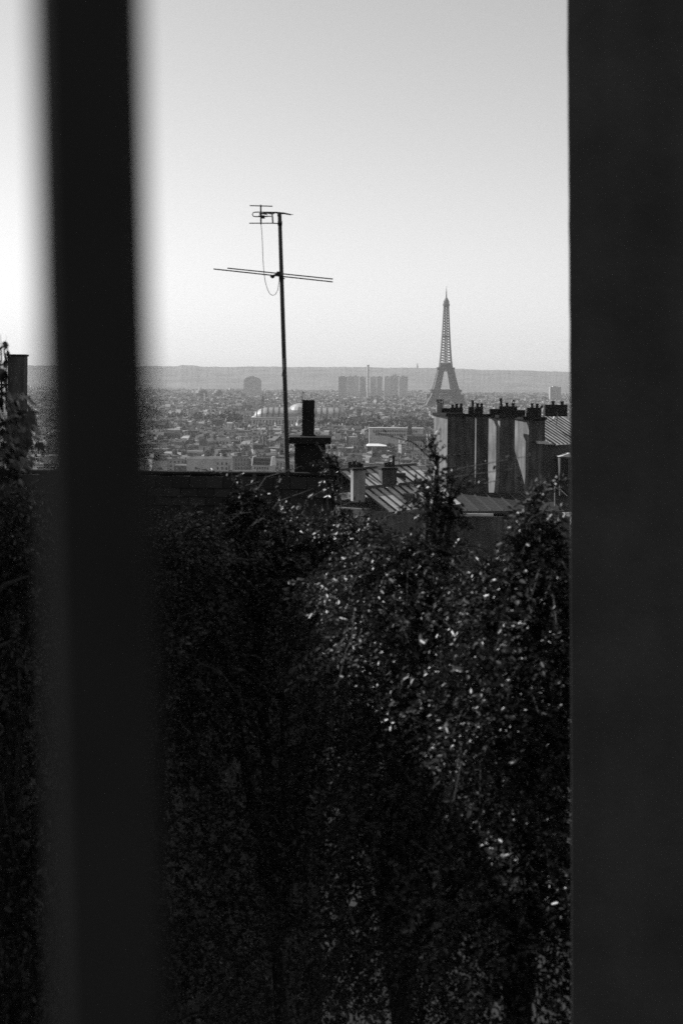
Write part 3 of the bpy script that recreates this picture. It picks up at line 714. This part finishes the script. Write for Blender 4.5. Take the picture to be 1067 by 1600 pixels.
    ma = MB(); ma.prism([(a.x, 88.0), (b.x, 88.0), (b.x, 91), (a.x, 91)], P(870, 800, 88).z, zl - .03, top=[(a.x, 88.9), (b.x, 88.9), (b.x, 91), (a.x, 91)]); ma.build('mansard_wall', M['dark'], o)
    a = P(839, 691, 85.2); b = P(856, 694, 85.2); mb = MB(); mb.box(a.x, b.x, 84.9, 86, P(845, 693.5, 85).z, P(845, 690, 85).z); mb.build('ledge', M['zinc'], o)
    # dormer
    dd = 87.6; x0, x1 = P(874.5, 720, dd).x, P(889.5, 720, dd).x; z0, z1 = P(880, 775, dd).z, P(880, 717, dd).z
    mb = MB(); mb.box(x0, x0 + .09, dd, dd + 1.5, z0, z1); mb.box(x1 - .12, x1, dd, dd + 1.5, z0, z1); mb.box(x0, x1, dd, dd + 1.5, z1 + .002, z1 + .12); dr = mb.build('dormer_frame', M['grey'], o)
    mb = MB(); mb.prism([(x0 - .08, dd - .1), (x1 + .08, dd - .1), (x1 + .08, dd + 1.6), (x0 - .08, dd + 1.6)], z1 + .123, z1 + .35, top=[(x1 - .05, dd), (x1 + .05, dd), (x1 + .05, dd + 1.6), (x1 - .05, dd + 1.6)]); mb.build('dormer_roof', M['zinc'], dr)
    mb = MB(); mb.box(x0 + .09, x1 - .12, dd + .12, dd + .16, z0, z1); mb.build('pane', M['glass'], dr)
stack_row()

# two small aerials on that roof
def small_aerial(pts, dd, name, label, mast=None):
    mb = MB()
    for (xa, ya), (xb, yb), w in pts: mb.tube([P(xa, ya, dd), P(xb, yb, dd)], w, n=5)
    tag(mb.build(name, M['white']), label, 'aerial')
small_aerial([((851, 756), (866, 760), .018), ((855, 752.5), (862, 759), .012), ((866, 760), (876, 769), .014), ((874, 764), (885.5, 775), .018), ((866, 760), (866, 792), .02)], 80.0, 'roof_aerial', 'thin pale aerial with crossed rods in front of the dormer')
mb = MB(); a = P(866, 654, 85); mb.tube([P(868.5, 664, 90.8), P(871, 645, 90.8)], .025, n=5); mb.tube([P(871, 645, 90.8), P(869, 644, 90.8)], .03, n=5)
ae = mb.build('dish_aerial', M['dark']); tag(ae, 'small mast with a tiny white dish on the bright zinc roof', 'aerial')
mb = MB(); c = P(865.5, 654, 90.5); mb.lathe((c.x, c.y, c.z - .08), [(.02, 0), (.09, .05), (.10, .16), (.04, .2)], 9); mb.build('dish', M['white'], ae)
mb = MB(); mb.beam(P(865.5, 655, 90.5), P(869.8, 655, 90.8), .03); mb.beam(P(856, 660, 90.7), P(866, 656, 90.7), .03); mb.build('bracket', M['dark'], ae)

# ------------------------------------------------------------------ neighbour house with slates, chimney and aerial at about 20 m
def slate_house():
    d = 20.0; m = d / F
    o = empty('slate_mansard_house', (P(250, 740, d).x, d, gz(d)), 'dark neighbouring house with a steep slate mansard below the aerial', 'house')
    xl, xr = P(-120, 741, d).x, P(520, 741, d).x
    zr = P(300, 741, d).z; slope = math.radians(72); run = 2.6
    dn = Vector((0, -math.cos(slope), -math.sin(slope))); nm = Vector((0, -math.sin(slope), math.cos(slope)))
    A = Vector((xl, d, zr)); Hx = 1.7
    mb = MB(); b = A + dn * Hx
    mb.prism([(xl, b.y + .03), (xr, b.y + .03), (xr, d + 5), (xl, d + 5)], b.z, zr - .03, top=[(xl, d + .03), (xr, d + .03), (xr, d + .2), (xl, d + .2)]); mb.build('roof', M['slate'], o)
    mb = MB(); mb.box(xl + .1, xr - .1, b.y + .2, d + 4.8, gz(d) - 4, b.z - .01); mb.build('wall', M['grey'], o)
    sw, ex = .235, .125
    q = MB(); qq = [Vector((0, 0, 0)), Vector((sw - .008, 0, 0))]
    u = nm * .012; t0 = [Vector((0, 0, 0)), Vector((sw - .008, 0, 0))]; bt = [v + dn * (ex + .05) + u for v in t0]
    q.poly([bt[0], bt[1], t0[1], t0[0]]); q.poly([bt[0] - u * .8, bt[0], t0[0]]); q.poly([bt[1], bt[1] - u * .8, t0[1]]); q.poly([bt[0] - u * .8, bt[1] - u * .8, bt[1], bt[0]])
    me = q.mesh('slate', [M['slate']]); k = 0
    for j in range(11):
        n = int((xr - xl) / sw)
        for i in range(n):
            p = A + dn * (.03 + ex * j) + Vector((sw * i + (sw / 2 if j % 2 else 0), 0, 0)) + nm * (.02 + rng.uniform(0, .006))
            px = CX + p.x / d * F
            if px < -20 or px > 505: continue
            c = bpy.data.objects.new('slate', me); COL.objects.link(c); c.parent = o; c.matrix_parent_inverse = Matrix.Translation(o.location).inverted(); c.location = p; c.rotation_euler = (rng.uniform(-.03, .03), rng.uniform(-.02, .02), 0); k += 1
    mb = MB(); mb.tube([(xl, d + .02, zr + .01), (xr, d + .02, zr + .01)], .035, n=8); mb.build('ridge_roll', M['soot'], o)
    # chimney
    dc = 20.1
    x0, x1 = P(460.5, 700, dc).x, P(508, 700, dc).x; z0, z1 = P(480, 800, dc).z, P(480, 690, dc).z
    mb = MB(); mb.prism([(x0, dc), (x1, dc), (x1, dc + .7), (x0, dc + .7)], z0, z1 - .03); ch = mb.build('chimney', M['soot'], o)
    xa, xb = P(452, 690, dc).x, P(517, 690, dc).x
    mb = MB(); mb.box(xa, xb, dc - .06, dc + .8, z1 - .03, P(484, 683, dc).z); mb.build('cap', M['soot'], ch)
    p = P(481.5, 683, dc + .35); hh = P(481.5, 625, dc + .35).z - p.z; r = 9.7 * m
    mb = MB(); mb.box(p.x - r, p.x + r, p.y - r, p.y + r, p.z - .02, p.z + hh); mb.build('flue', M['soot'], ch)
    mb = MB(); mb.box(p.x - r * 1.25, p.x + r * 1.25, p.y - r * 1.25, p.y + r * 1.25, p.z, p.z + .03); mb.build('flue_collar', M['soot'], ch)
slate_house()

def aerial():
    d = 20.0
    o = empty('tv_aerial', P(449, 741, d), 'leaning television aerial mast with crossed rods against the sky', 'aerial')
    mb = MB(); pts = [P(449.5, 748, d), P(446.5, 640, d), P(441.5, 480, d), P(437, 335, d)]; mb.tube(pts, [.035, .032, .030, .027], n=8); mast = mb.build('mast', M['iron'], o)
    mb = MB(); mb.tube([P(434, 349, d - .05), P(441, 349, d - .05)], .035, n=6); mb.tube([P(436.5, 338, d), P(436.8, 333.5, d)], .032, n=6); mb.build('clamp', M['iron'], mast)
    # lower aerial: two long rods on a boom
    for nm, a, b in (('long_rod', (334, 420.3), (520, 440.5)), ('short_rod', (355.5, 419), (520, 436))):
        mb = MB(); dd = d - .12 if nm == 'long_rod' else d + .25; mb.tube([P(*a, dd), P(*b, dd)], .0095, n=6); mb.build(nm, M['iron'], o)
    mb = MB(); mb.tube([P(439, 430, d - .16), P(440, 428, d + .3)], .014, n=6); bm = mb.build('boom', M['iron'], o)
    c = P(436, 428, d - .02); mb = MB(); mb.box(c.x - .03, c.x + .045, c.y - .05, c.y + .05, c.z - .03, c.z + .03); mb.build('mast_bracket', M['iron'], o)
    mb = MB(); c = P(426, 431.5, d - .1); mb.lathe((c.x, c.y, c.z - .02), [(.008, -.012), (.03, .005), (.035, .02), (.012, .03)], 8); mb.build('junction_box', M['iron'], o)
    mb = MB(); mb.tube([P(426, 431, d - .1), P(431, 429, d - .08), P(437, 426, d - .05)], .012, n=5); mb.build('stub_arm', M['iron'], o)
    mb = MB(); mb.tube([P(437, 430, d - .04), P(437, 440, d - .04)], .012, n=5); mb.tube([P(438, 436, d - .03), P(445, 435, d - .03)], .01, n=5); mb.build('clamp', M['iron'], o)
    # upper aerial
    R = [('element', (390.5, 321.3), (426, 322.3)), ('element', (389.5, 348.8), (424, 348.8))]
    for nm, a, b in R:
        mb = MB(); mb.tube([P(*a, d), P(*b, d)], .008, n=6); mb.build(nm, M['iron'], o)
    mb = MB(); mb.tube([P(407.5, 320, d), P(408, 350.5, d)], .011, n=6); mb.build('element_post', M['iron'], o)
    lp = [(424, 331.5), (400, 331.5), (396, 332), (394.3, 335), (396, 338), (400, 338.6), (424, 338)]
    mb = MB(); mb.tube([P(x, y, d - .02) for x, y in lp], .008, n=6); mb.build('folded_dipole', M['iron'], o)
    mb = MB(); mb.tube([P(406, 334.5, d - .3), P(420, 332.5, d - .1), P(430, 332, d), P(443, 333, d + .2), P(458, 335.5, d + .5)], [.012, .014, .013, .011, .004], n=6); mb.build('boom', M['iron'], o)
    mb = MB(); mb.tube([P(425.3, 332, d), P(426.5, 348.5, d)], .012, n=6); mb.tube([P(424, 348.8, d), P(437, 349.3, d)], .008, n=6); mb.build('boom_support', M['iron'], o)
    mb = MB()
    for i, (x, y) in enumerate([(412, 334), (418, 333), (423, 332.5), (431, 332.3), (437, 332.8), (443, 333.4), (449, 334.4)]):
        e = (i / 6 - .45) * .8; c = P(x, y, d + e); mb.tube([c + Vector((-.05, -.05, 0)), c + Vector((.05, .05, -.008))], .006, n=4)
    c = P(410.5, 338, d - .15); mb.box(c.x - .025, c.x + .03, c.y - .03, c.y + .03, c.z - .03, c.z + .012); mb.tube([P(404, 337.5, d - .15), P(418, 338.5, d - .15)], .009, n=5); mb.build('director', M['iron'], o)
    # cable
    cp = [(408, 350), (409.2, 362), (410.2, 380), (411, 405), (412.5, 425), (414.5, 440), (418.5, 453), (422, 459.5), (426.5, 461.8), (431, 459.5), (434.5, 452), (436, 440), (438.5, 436)]
    mb = MB(); mb.tube([P(x, y, d - .05) for x, y in cp], .0045, n=5); mb.build('cable', M['cable'], o)
    mb = MB(); mb.tube([P(444.5, 570, d - .03), P(442, 580, d - .03), P(440.5, 588, d - .02)], .006, n=4); mb.tube([P(444, 560, d - .03), P(444.8, 590, d - .03)], .01, n=4); mb.build('cable_tail', M['cable'], o)
aerial()

def left_chimney():
    d = 27.0
    x0, x1 = P(12.5, 600, d).x, P(38, 600, d).x
    o = empty('chimney_stack', (x0, d, gz(d)), 'broad plain rendered chimney standing behind the broad leaved tree', 'chimney')
    zt = P(28, 556.5, d).z
    mb = MB(); mb.box(x0, x1, d, d + .3, gz(d) - 1, zt); mb.build('shaft', M['brown'], o)
    mb = MB(); mb.box(x0 - .02, x1 + .02, d - .02, d + .32, zt, zt + .035); mb.build('cap', M['soot'], o)
    mb = MB()
    for x in (-6, 3, 10.5): mb.tube([P(x, 582, d + .1), P(x, 640, d + .1)], .02, n=5)
    for y in (588, 601, 615): mb.tube([P(-12, y, d + .1), P(13, y, d + .1)], .018, n=5)
    mb.build('iron_ladder', M['iron'], o)
left_chimney()

# ------------------------------------------------------------------ window post and dark side wall
def casement():
    d = .5; o = empty('window_casement', P(146, 1500, d), 'dark window casement post very close and out of focus', 'window')
    def bar(a, b, w, dep, nm):
        a, b = Vector(a), Vector(b); dv = (b - a).normalized(); u = Vector((0, 1, 0)); s = dv.cross(u).normalized()
        mb = MB(); q = []
        for p in (a, b): q.append([p + s * w / 2 * i + u * dep / 2 * j for i, j in ((-1, -.7), (-.75, -1), (.75, -1), (1, -.7), (1, 1), (-1, 1))])
        for k in range(6): j = (k + 1) % 6; mb.poly([q[0][k], q[0][j], q[1][j], q[1][k]])
        mb.poly(q[0][::-1]); mb.poly(q[1]); return mb.build(nm, M['frame'], o)
    t, b = P(115, -900, d), P(198, 2500, d)
    bar(t, b, 158 / F * d, .03, 'post')
    bar(P(-2600, -960, d), P(700, -960, d), .05, .04, 'top_rail'); bar(P(-2600, 2560, d), P(700, 2560, d), .05, .04, 'bottom_rail')
    bar(P(-2500, -930, d), P(-2500, 2530, d), .035, .03, 'stile')
casement()

def side_wall():
    d = 5.0
    a, m_, b = P(885.5, 0, d), P(889.5, 550, d), P(892, 1600, d)
    tp = a + (a - m_) * 2.2; bt = b + (b - m_) * 1.2
    o_pts = [tp, a, m_, b, bt]
    mb = MB(); th = Vector((.9, 3.4, 0)); rw = 7.0
    # slightly uneven edge, slab receding away from the view
    pts = []
    for p, q in zip(o_pts, o_pts[1:]):
        for k in range(14): pts.append(p.lerp(q, k / 14) + Vector((rng.uniform(-.0012, .0012), 0, 0)))
    pts.append(bt)
    for p, q in zip(pts, pts[1:]):
        e = Vector((.003, -.003, 0))
        mb.poly([q, p, p + e, q + e]); mb.poly([q + e, p + e, Vector((rw, p.y - .003, p.z)), Vector((rw, q.y - .003, q.z))])
        mb.poly([p, q, q + th, p + th]); mb.poly([p + th, q + th, Vector((rw, q.y + 3.4, q.z)), Vector((rw, p.y + 3.4, p.z))])
    tag(mb.build('side_wall', M['wall']), 'dark rendered corner wall of the adjoining house, filling one whole side', 'wall')
side_wall()

# unseen wing beside the window, added and sized to shade the lower garden
def wing():
    x1, x0, y0, y1, zt = -4.3, -9.5, 1.5, 16.8, 92.2
    o = empty('unseen_shade_wing', (x1, 9, GZ0), 'tall unseen rendered wing added to shade the lower garden', 'house')
    mb = MB(); mb.box(x0, x1, y0, y1, GZ0 - 1, zt); mb.build('wall', M['grey'], o)
    mb = MB(); mb.box(x0 - .1, x1 + .05, y0 - .1, y1 + .05, zt, zt + .14); mb.build('cornice', M['brown'], o)
    for i in range(5):
        for z in (84.2, 87.4):
            y = y0 + 1.6 + i * 3.0; mb = MB(); mb.box(x1 - .02, x1 + .05, y - .6, y + .6, z, z + 2.0); f_ = mb.build('window', M['white'], o)
            mb = MB(); mb.box(x1 + .045, x1 + .06, y - .5, y - .03, z + .1, z + 1.9); mb.box(x1 + .045, x1 + .06, y + .03, y + .5, z + .1, z + 1.9); mb.build('pane', M['glass'], f_)
GZ0 = gz(10)
wing()

# ------------------------------------------------------------------ shrubs and trees in the garden
def leaf_mesh(name, pos, tang, size, aspect, mats, seed, bn):
    g = np.random.default_rng(seed); n = len(pos)
    ax = tang + g.normal(0, .45, (n, 3)); ax /= np.linalg.norm(ax, axis=1)[:, None]
    nr = bn + g.normal(0, .19, (n, 3)); nr -= ax * (nr * ax).sum(1)[:, None]; nr /= np.linalg.norm(nr, axis=1)[:, None]
    sd = np.cross(ax, nr); L = (size * g.uniform(.45, 1.5, n) * np.repeat(g.uniform(.7, 1.35, (n + 14) // 15), 15)[:n])[:, None]; Wd = L * aspect * .5
    fold = nr * L * .09; tip = -nr * L * .10
    V = np.stack([pos, pos + ax * L * .3 + sd * Wd + fold, pos + ax * L * .68 + sd * Wd * .85 + fold + tip * .4, pos + ax * L + tip, pos + ax * L * .68 - sd * Wd * .85 + fold + tip * .4, pos + ax * L * .3 - sd * Wd + fold], 1).reshape(-1, 3)
    idx = np.arange(n)[:, None] * 6; Fq = np.concatenate([idx + np.array([0, 1, 2, 3]), idx + np.array([0, 3, 4, 5])], 1).reshape(-1)
    me = bpy.data.meshes.new(name); me.vertices.add(n * 6); me.vertices.foreach_set('co', V.astype(np.float32).ravel())
    me.loops.add(n * 8); me.loops.foreach_set('vertex_index', Fq.astype(np.int32))
    me.polygons.add(n * 2); me.polygons.foreach_set('loop_start', np.arange(0, n * 8, 4, dtype=np.int32))
    me.update(calc_edges=True); me.materials.append(mats); return me

def shrub(name, label, cat, base, blobs, twigs, leaf=.030, per=15, seed=1, droop=.5, group=None, lm='leaf', asp=.55, shoots=60):
    """blobs: list of (centre, rx, rz, weight); leaves strung along drooping twigs"""
    g = np.random.default_rng(seed); o = empty(name, base, label, cat, group)
    wts = np.array([b[3] for b in blobs], float); wts /= wts.sum()
    tb_ = MB(); bz = Vector(base)
    hub = Vector(np.average(np.array([tuple(b[0]) for b in blobs]), axis=0, weights=wts)); hub.z = bz.z + (hub.z - bz.z) * .55
    tb_.tube([bz, bz.lerp(hub, .5) + Vector((.06, .03, 0)), hub], [.085, .07, .055], n=7)
    for c, rx, rz, w in blobs:
        c = Vector(c); tb_.tube([hub, hub.lerp(c, .5) + Vector((0, 0, .12)), c], [.05, .035, .018], n=5)
        for q in range(7):
            e = c + Vector((g.normal() * rx * .55, g.normal() * rx * .5, abs(g.normal()) * rz * .6)); tb_.tube([c, c.lerp(e, .5) + Vector((0, 0, .05)), e], [.016, .011, .005], n=4)
    pos, tan, bns = [], [], []
    cn = [g.normal(0, .75, 3) for _ in range(400)]
    ks = g.choice(len(blobs), twigs, p=wts)
    for k in ks:
        c, rx, rz, w = blobs[k]; u = g.normal(size=3); u /= np.linalg.norm(u); r = g.random() ** .38
        p = np.array(c) + u * r * np.array([rx, rx, rz]); L = g.uniform(.16, .42) * min(1, .45 + rx * 2.2)
        dr = u * .7 + g.normal(0, .6, 3) + np.array([.15, 0, .45]); dr /= np.linalg.norm(dr)
        t = np.linspace(.1, 1, per)[:, None] * L
        q = p + dr * t + np.array([0, 0, -1]) * droop * t * t / L * 1.6
        tg = dr + np.array([0, 0, -1]) * droop * 3.2 * t / L; tg /= np.linalg.norm(tg, axis=1)[:, None]
        sd = np.cross(tg, [0, 0, 1]); alt = np.where(np.arange(per) % 2, 1, -1)[:, None]
        pos.append(q); tan.append(tg * .55 + sd * alt)
        cell = np.floor(p / .22).astype(int); h_ = int(abs(cell[0] * 73 + cell[1] * 191 + cell[2] * 283)) % 400
        b_ = np.array([0, 0, .8]) + cn[h_] + g.normal(0, .42, 3); b_ /= np.linalg.norm(b_); bns.append(np.repeat(b_[None], per, 0))
        if g.random() < .22: tb_.tube([q[0], q[per // 2], q[-1]], [.005, .004, .002], n=3, caps=False)
    top = min(blobs, key=lambda b: -b[0].z)[0].z
    tops = [b for b in blobs if b[0].z > top - 1.15]
    for q_ in range(shoots):
        c, rx, rz, w = tops[int(g.integers(len(tops)))]; u = g.normal(size=3); u[2] = abs(u[2]) + .35; u /= np.linalg.norm(u)
        p = np.array(c) + u * .85 * np.array([rx, rx, rz]); L = g.uniform(.18, .5)
        dr = np.array([g.normal(0, .45), g.normal(0, .45), 1.0]); dr /= np.linalg.norm(dr)
        t = np.linspace(.05, 1, per)[:, None] * L; bend = np.array([g.normal(.15, .5), g.normal(0, .4), -.35])
        q = p + dr * t + bend * t * t / L; tg = dr + bend * 2 * t / L; tg /= np.linalg.norm(tg, axis=1)[:, None]
        sd = np.cross(tg, [g.normal(), g.normal(), .3]); sd /= np.linalg.norm(sd, axis=1)[:, None]; alt = np.where(np.arange(per) % 2, 1, -1)[:, None]
        b_ = np.array([0, -.2, .8]) + g.normal(0, .5, 3); b_ /= np.linalg.norm(b_)
        pos.append(q); tan.append(tg * .7 + sd * alt); bns.append(np.repeat(b_[None], per, 0))
        tb_.tube([q[0], q[per // 2], q[-1]], [.006, .0045, .002], n=3, caps=False)
    tb_.build('trunk', M['trunk'], o)
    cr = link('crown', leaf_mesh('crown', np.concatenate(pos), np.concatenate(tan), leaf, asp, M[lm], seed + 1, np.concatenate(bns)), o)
    return o

GZ = gz(10)
def ivy():
    n = 26000; y = nrg.uniform(9.0, 15.5, n); x = nrg.uniform(-.27, .2, n) * y; z = np.array([gz(a) for a in y]) + nrg.uniform(0, .28, n)
    pos = np.stack([x, y, z], 1); bn = nrg.normal(0, .45, (n, 3)) + np.array([0, 0, 1.0])
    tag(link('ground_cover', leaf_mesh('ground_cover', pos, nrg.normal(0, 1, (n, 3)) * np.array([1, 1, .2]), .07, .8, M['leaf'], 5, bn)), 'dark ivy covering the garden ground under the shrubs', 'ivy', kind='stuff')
ivy()
def B(px, py, d, rxpx, rzpx, w=1.0):
    m = d / F; return (P(px, py, d), rxpx * m, rzpx * m, w)
grp = 'small leaved shrubs below the window'
def base(px, d): p = P(px, 900, d); return (p.x, p.y, GZ - .1)
shrub('leafy_shrub', 'tall small leaved shrub with a spike of shoots before the bright zinc roof', 'shrub', base(640, 9.5),
      [B(650, 905, 9.5, 70, 60, 1.2), B(690, 825, 9.5, 12, 34, .08), B(682, 745, 9.5, 5, 36, .035), B(668, 785, 9.5, 14, 14, .05), B(703, 800, 9.5, 8, 10, .02), B(600, 900, 9.6, 50, 45, .6), B(610, 1000, 9.3, 110, 110, 1.6), B(560, 950, 10.2, 80, 70, 1.2), B(560, 1200, 10.2, 110, 170, 1.6), B(725, 960, 9.8, 60, 60, .8), B(700, 1020, 9.2, 90, 110, 1.3), B(660, 1200, 9.1, 130, 140, 1.9), B(640, 1420, 9, 170, 170, 1.9)], 4700, seed=21, group=grp)
shrub('leafy_shrub', 'spreading small leaved shrub at the foot of the sooty chimney', 'shrub', base(450, 11.5),
      [B(400, 865, 11.5, 100, 55, 1.3), B(310, 850, 11.7, 80, 45, .8), B(460, 835, 11.8, 70, 40, .7), B(340, 1000, 11.4, 110, 120, 1.4), B(520, 880, 11.5, 90, 55, 1.2), B(384, 790, 11.5, 16, 26, .2), B(450, 980, 11.3, 150, 110, 1.8), B(570, 860, 11.6, 50, 40, .6), B(440, 1180, 11, 180, 170, 2.2), B(480, 1450, 10.6, 220, 200, 2.0)], 4800, seed=31, group=grp)
shrub('leafy_shrub', 'small leaved shrub with a rounded top before the dormer, against the side wall', 'shrub', base(830, 8.6),
      [B(828, 812, 8.6, 12, 30, .06), B(846, 840, 8.6, 18, 12, .06), B(806, 850, 8.6, 14, 10, .04), B(850, 905, 8.6, 65, 55, 1.0), B(780, 935, 8.7, 60, 45, .8), B(840, 1030, 8.5, 100, 100, 1.5), B(770, 1110, 8.4, 110, 120, 1.4), B(850, 1280, 8.3, 110, 150, 1.7), B(780, 1450, 8.2, 160, 160, 1.8)], 3600, seed=41, group=grp)
shrub('leafy_shrub', 'thin shrub climbing beside the sooty chimney', 'shrub', base(530, 17),
      [B(519, 745, 17, 3, 32, .35), B(509, 735, 17, 3, 12, .12), B(528, 812, 17, 14, 12, .4), B(550, 875, 16.8, 50, 45, 1.6)], 230, leaf=.04, seed=51, shoots=10)
shrub('leafy_shrub', 'low shaded shrub in front of the slate mansard', 'shrub', base(240, 10.5),
      [B(260, 890, 10.5, 100, 75, 1.2), B(130, 920, 10.5, 120, 80, 1.2), B(200, 1080, 10.2, 190, 150, 2), B(200, 1350, 9.8, 240, 210, 2.4), B(230, 1530, 12.6, 210, 110, 1.2), B(500, 1540, 12.8, 200, 110, 1.1)], 3700, seed=61, group=grp)

# broad leaved tree at the edge
def broad_tree():
    d = 8.0; b = base(-40, d)
    o = empty('broad_leaved_tree', b, 'tree with large lobed leaves hanging before the plain chimney', 'tree')
    mb = MB(); lim = [Vector(b), P(-60, 1150, d), P(-50, 850, d), P(-30, 650, d), P(-25, 480, d)]; mb.tube(lim, [.11, .09, .07, .05, .03], n=8)
    for e in [(8, 540), (15, 600), (35, 650), (42, 690), (30, 740), (20, 760), (-60, 520), (-80, 600), (45, 900), (20, 1000)]:
        q = P(*e, d + rng.uniform(-.2, .2)); s = P(-45, e[1] + 60, d); mb.tube([s, s.lerp(q, .6) + Vector((0, 0, .04)), q], [.025, .014, .006], n=5)
    mb.build('trunk', M['trunk'], o)
    # lobed leaf
    lp = []; n = 21
    ang = [(-80, .35), (-62, .62), (-50, .45), (-34, .85), (-22, .55), (0, 1.05), (22, .55), (34, .85), (50, .45), (62, .62), (80, .35)]
    q = MB(); ctr = (0, .12, 0.0); pts = [(math.sin(math.radians(a)) * r, .1 + math.cos(math.radians(a)) * r, -.12 * r * r) for a, r in ang] + [(0, -.02, 0)]
    for i in range(len(pts)): q.poly([ctr, pts[(i + 1) % len(pts)], pts[i]])
    q.tube([(0, -.5, .05), (0, 0, 0)], .012, n=3, caps=False)
    me = q.mesh('leaf', [M['bigleaf']])
    def leafat(px, py, dd, s, tilt=None):
        c = bpy.data.objects.new('leaf', me); COL.objects.link(c); c.parent = o; c.matrix_parent_inverse = Matrix.Translation(o.location).inverted()
        c.location = P(px, py, dd); c.scale = (s, s, s); c.rotation_euler = tilt or (rng.uniform(-1.4, -.2), rng.uniform(-.6, .6), rng.uniform(-2.6, -.5))
    for px, py, s in [(2, 540, .13), (-4, 556, .12), (6, 548, .11), (-8, 536, .12), (0, 575, .10), (8, 562, .07), (10, 580, .08), (25, 584, .07), (4, 597, .07), (12, 546, .075), (10, 533, .06), (-6, 535, .07), (-3, 552, .06), (-12, 540, .08), (-2, 572, .06), (-8, 580, .07), (2, 582, .05), (18, 588, .04), (-14, 560, .07)]:
        leafat(px, py, d + rng.uniform(-.1, .1), s, (rng.uniform(-1.5, -1.1), rng.uniform(-.3, .3), rng.uniform(-2.2, -1.0)))
    k = 0
    while k < 250:
        px = rng.uniform(-45, 62); py = rng.uniform(612, 760)
        edge = 28 + 30 * math.sin((py - 600) / 150 * 3.0)
        if px > edge: continue
        leafat(px, py, d + rng.gauss(0, .25), rng.uniform(.05, .085)); k += 1
    k = 0
    while k < 36:
        leafat(rng.uniform(-110, -15), rng.uniform(440, 610), d + rng.gauss(0, .25), rng.uniform(.05, .08)); k += 1
broad_tree()
shrub('leafy_shrub', 'shaded small leaved shrub beneath the broad leaved tree', 'shrub', base(20, 8.6),
      [B(10, 860, 8.6, 80, 80, 1), B(30, 1000, 8.5, 110, 120, 1.4), B(0, 1250, 8.4, 170, 170, 1.6), B(60, 1480, 8.2, 200, 180, 2.0)], 2200, seed=71, group=grp)

# ------------------------------------------------------------------ haze
mb = MB(); mb.box(-9500, 9500, -80, 15500, -14, 338)
me = bpy.data.meshes.new('haze'); me.from_pydata(mb.v, [], mb.f)
import bmesh
bm = bmesh.new(); bm.from_mesh(me); bmesh.ops.remove_doubles(bm, verts=bm.verts, dist=.01); bmesh.ops.recalc_face_normals(bm, faces=bm.faces); bm.to_mesh(me); bm.free()
hm = bpy.data.materials.new('haze_air'); hm.use_nodes = True; hn = hm.node_tree.nodes; hn.clear()
pv = hn.new('ShaderNodeVolumePrincipled'); ho = hn.new('ShaderNodeOutputMaterial'); hm.node_tree.links.new(pv.outputs[0], ho.inputs['Volume'])
pv.inputs['Color'].default_value = (1, 1, 1, 1); pv.inputs['Density'].default_value = 4.3e-5; pv.inputs['Anisotropy'].default_value = .2
me.materials.append(hm)
tag(link('haze', me), 'pale haze lying over the whole city', 'haze', kind='stuff')
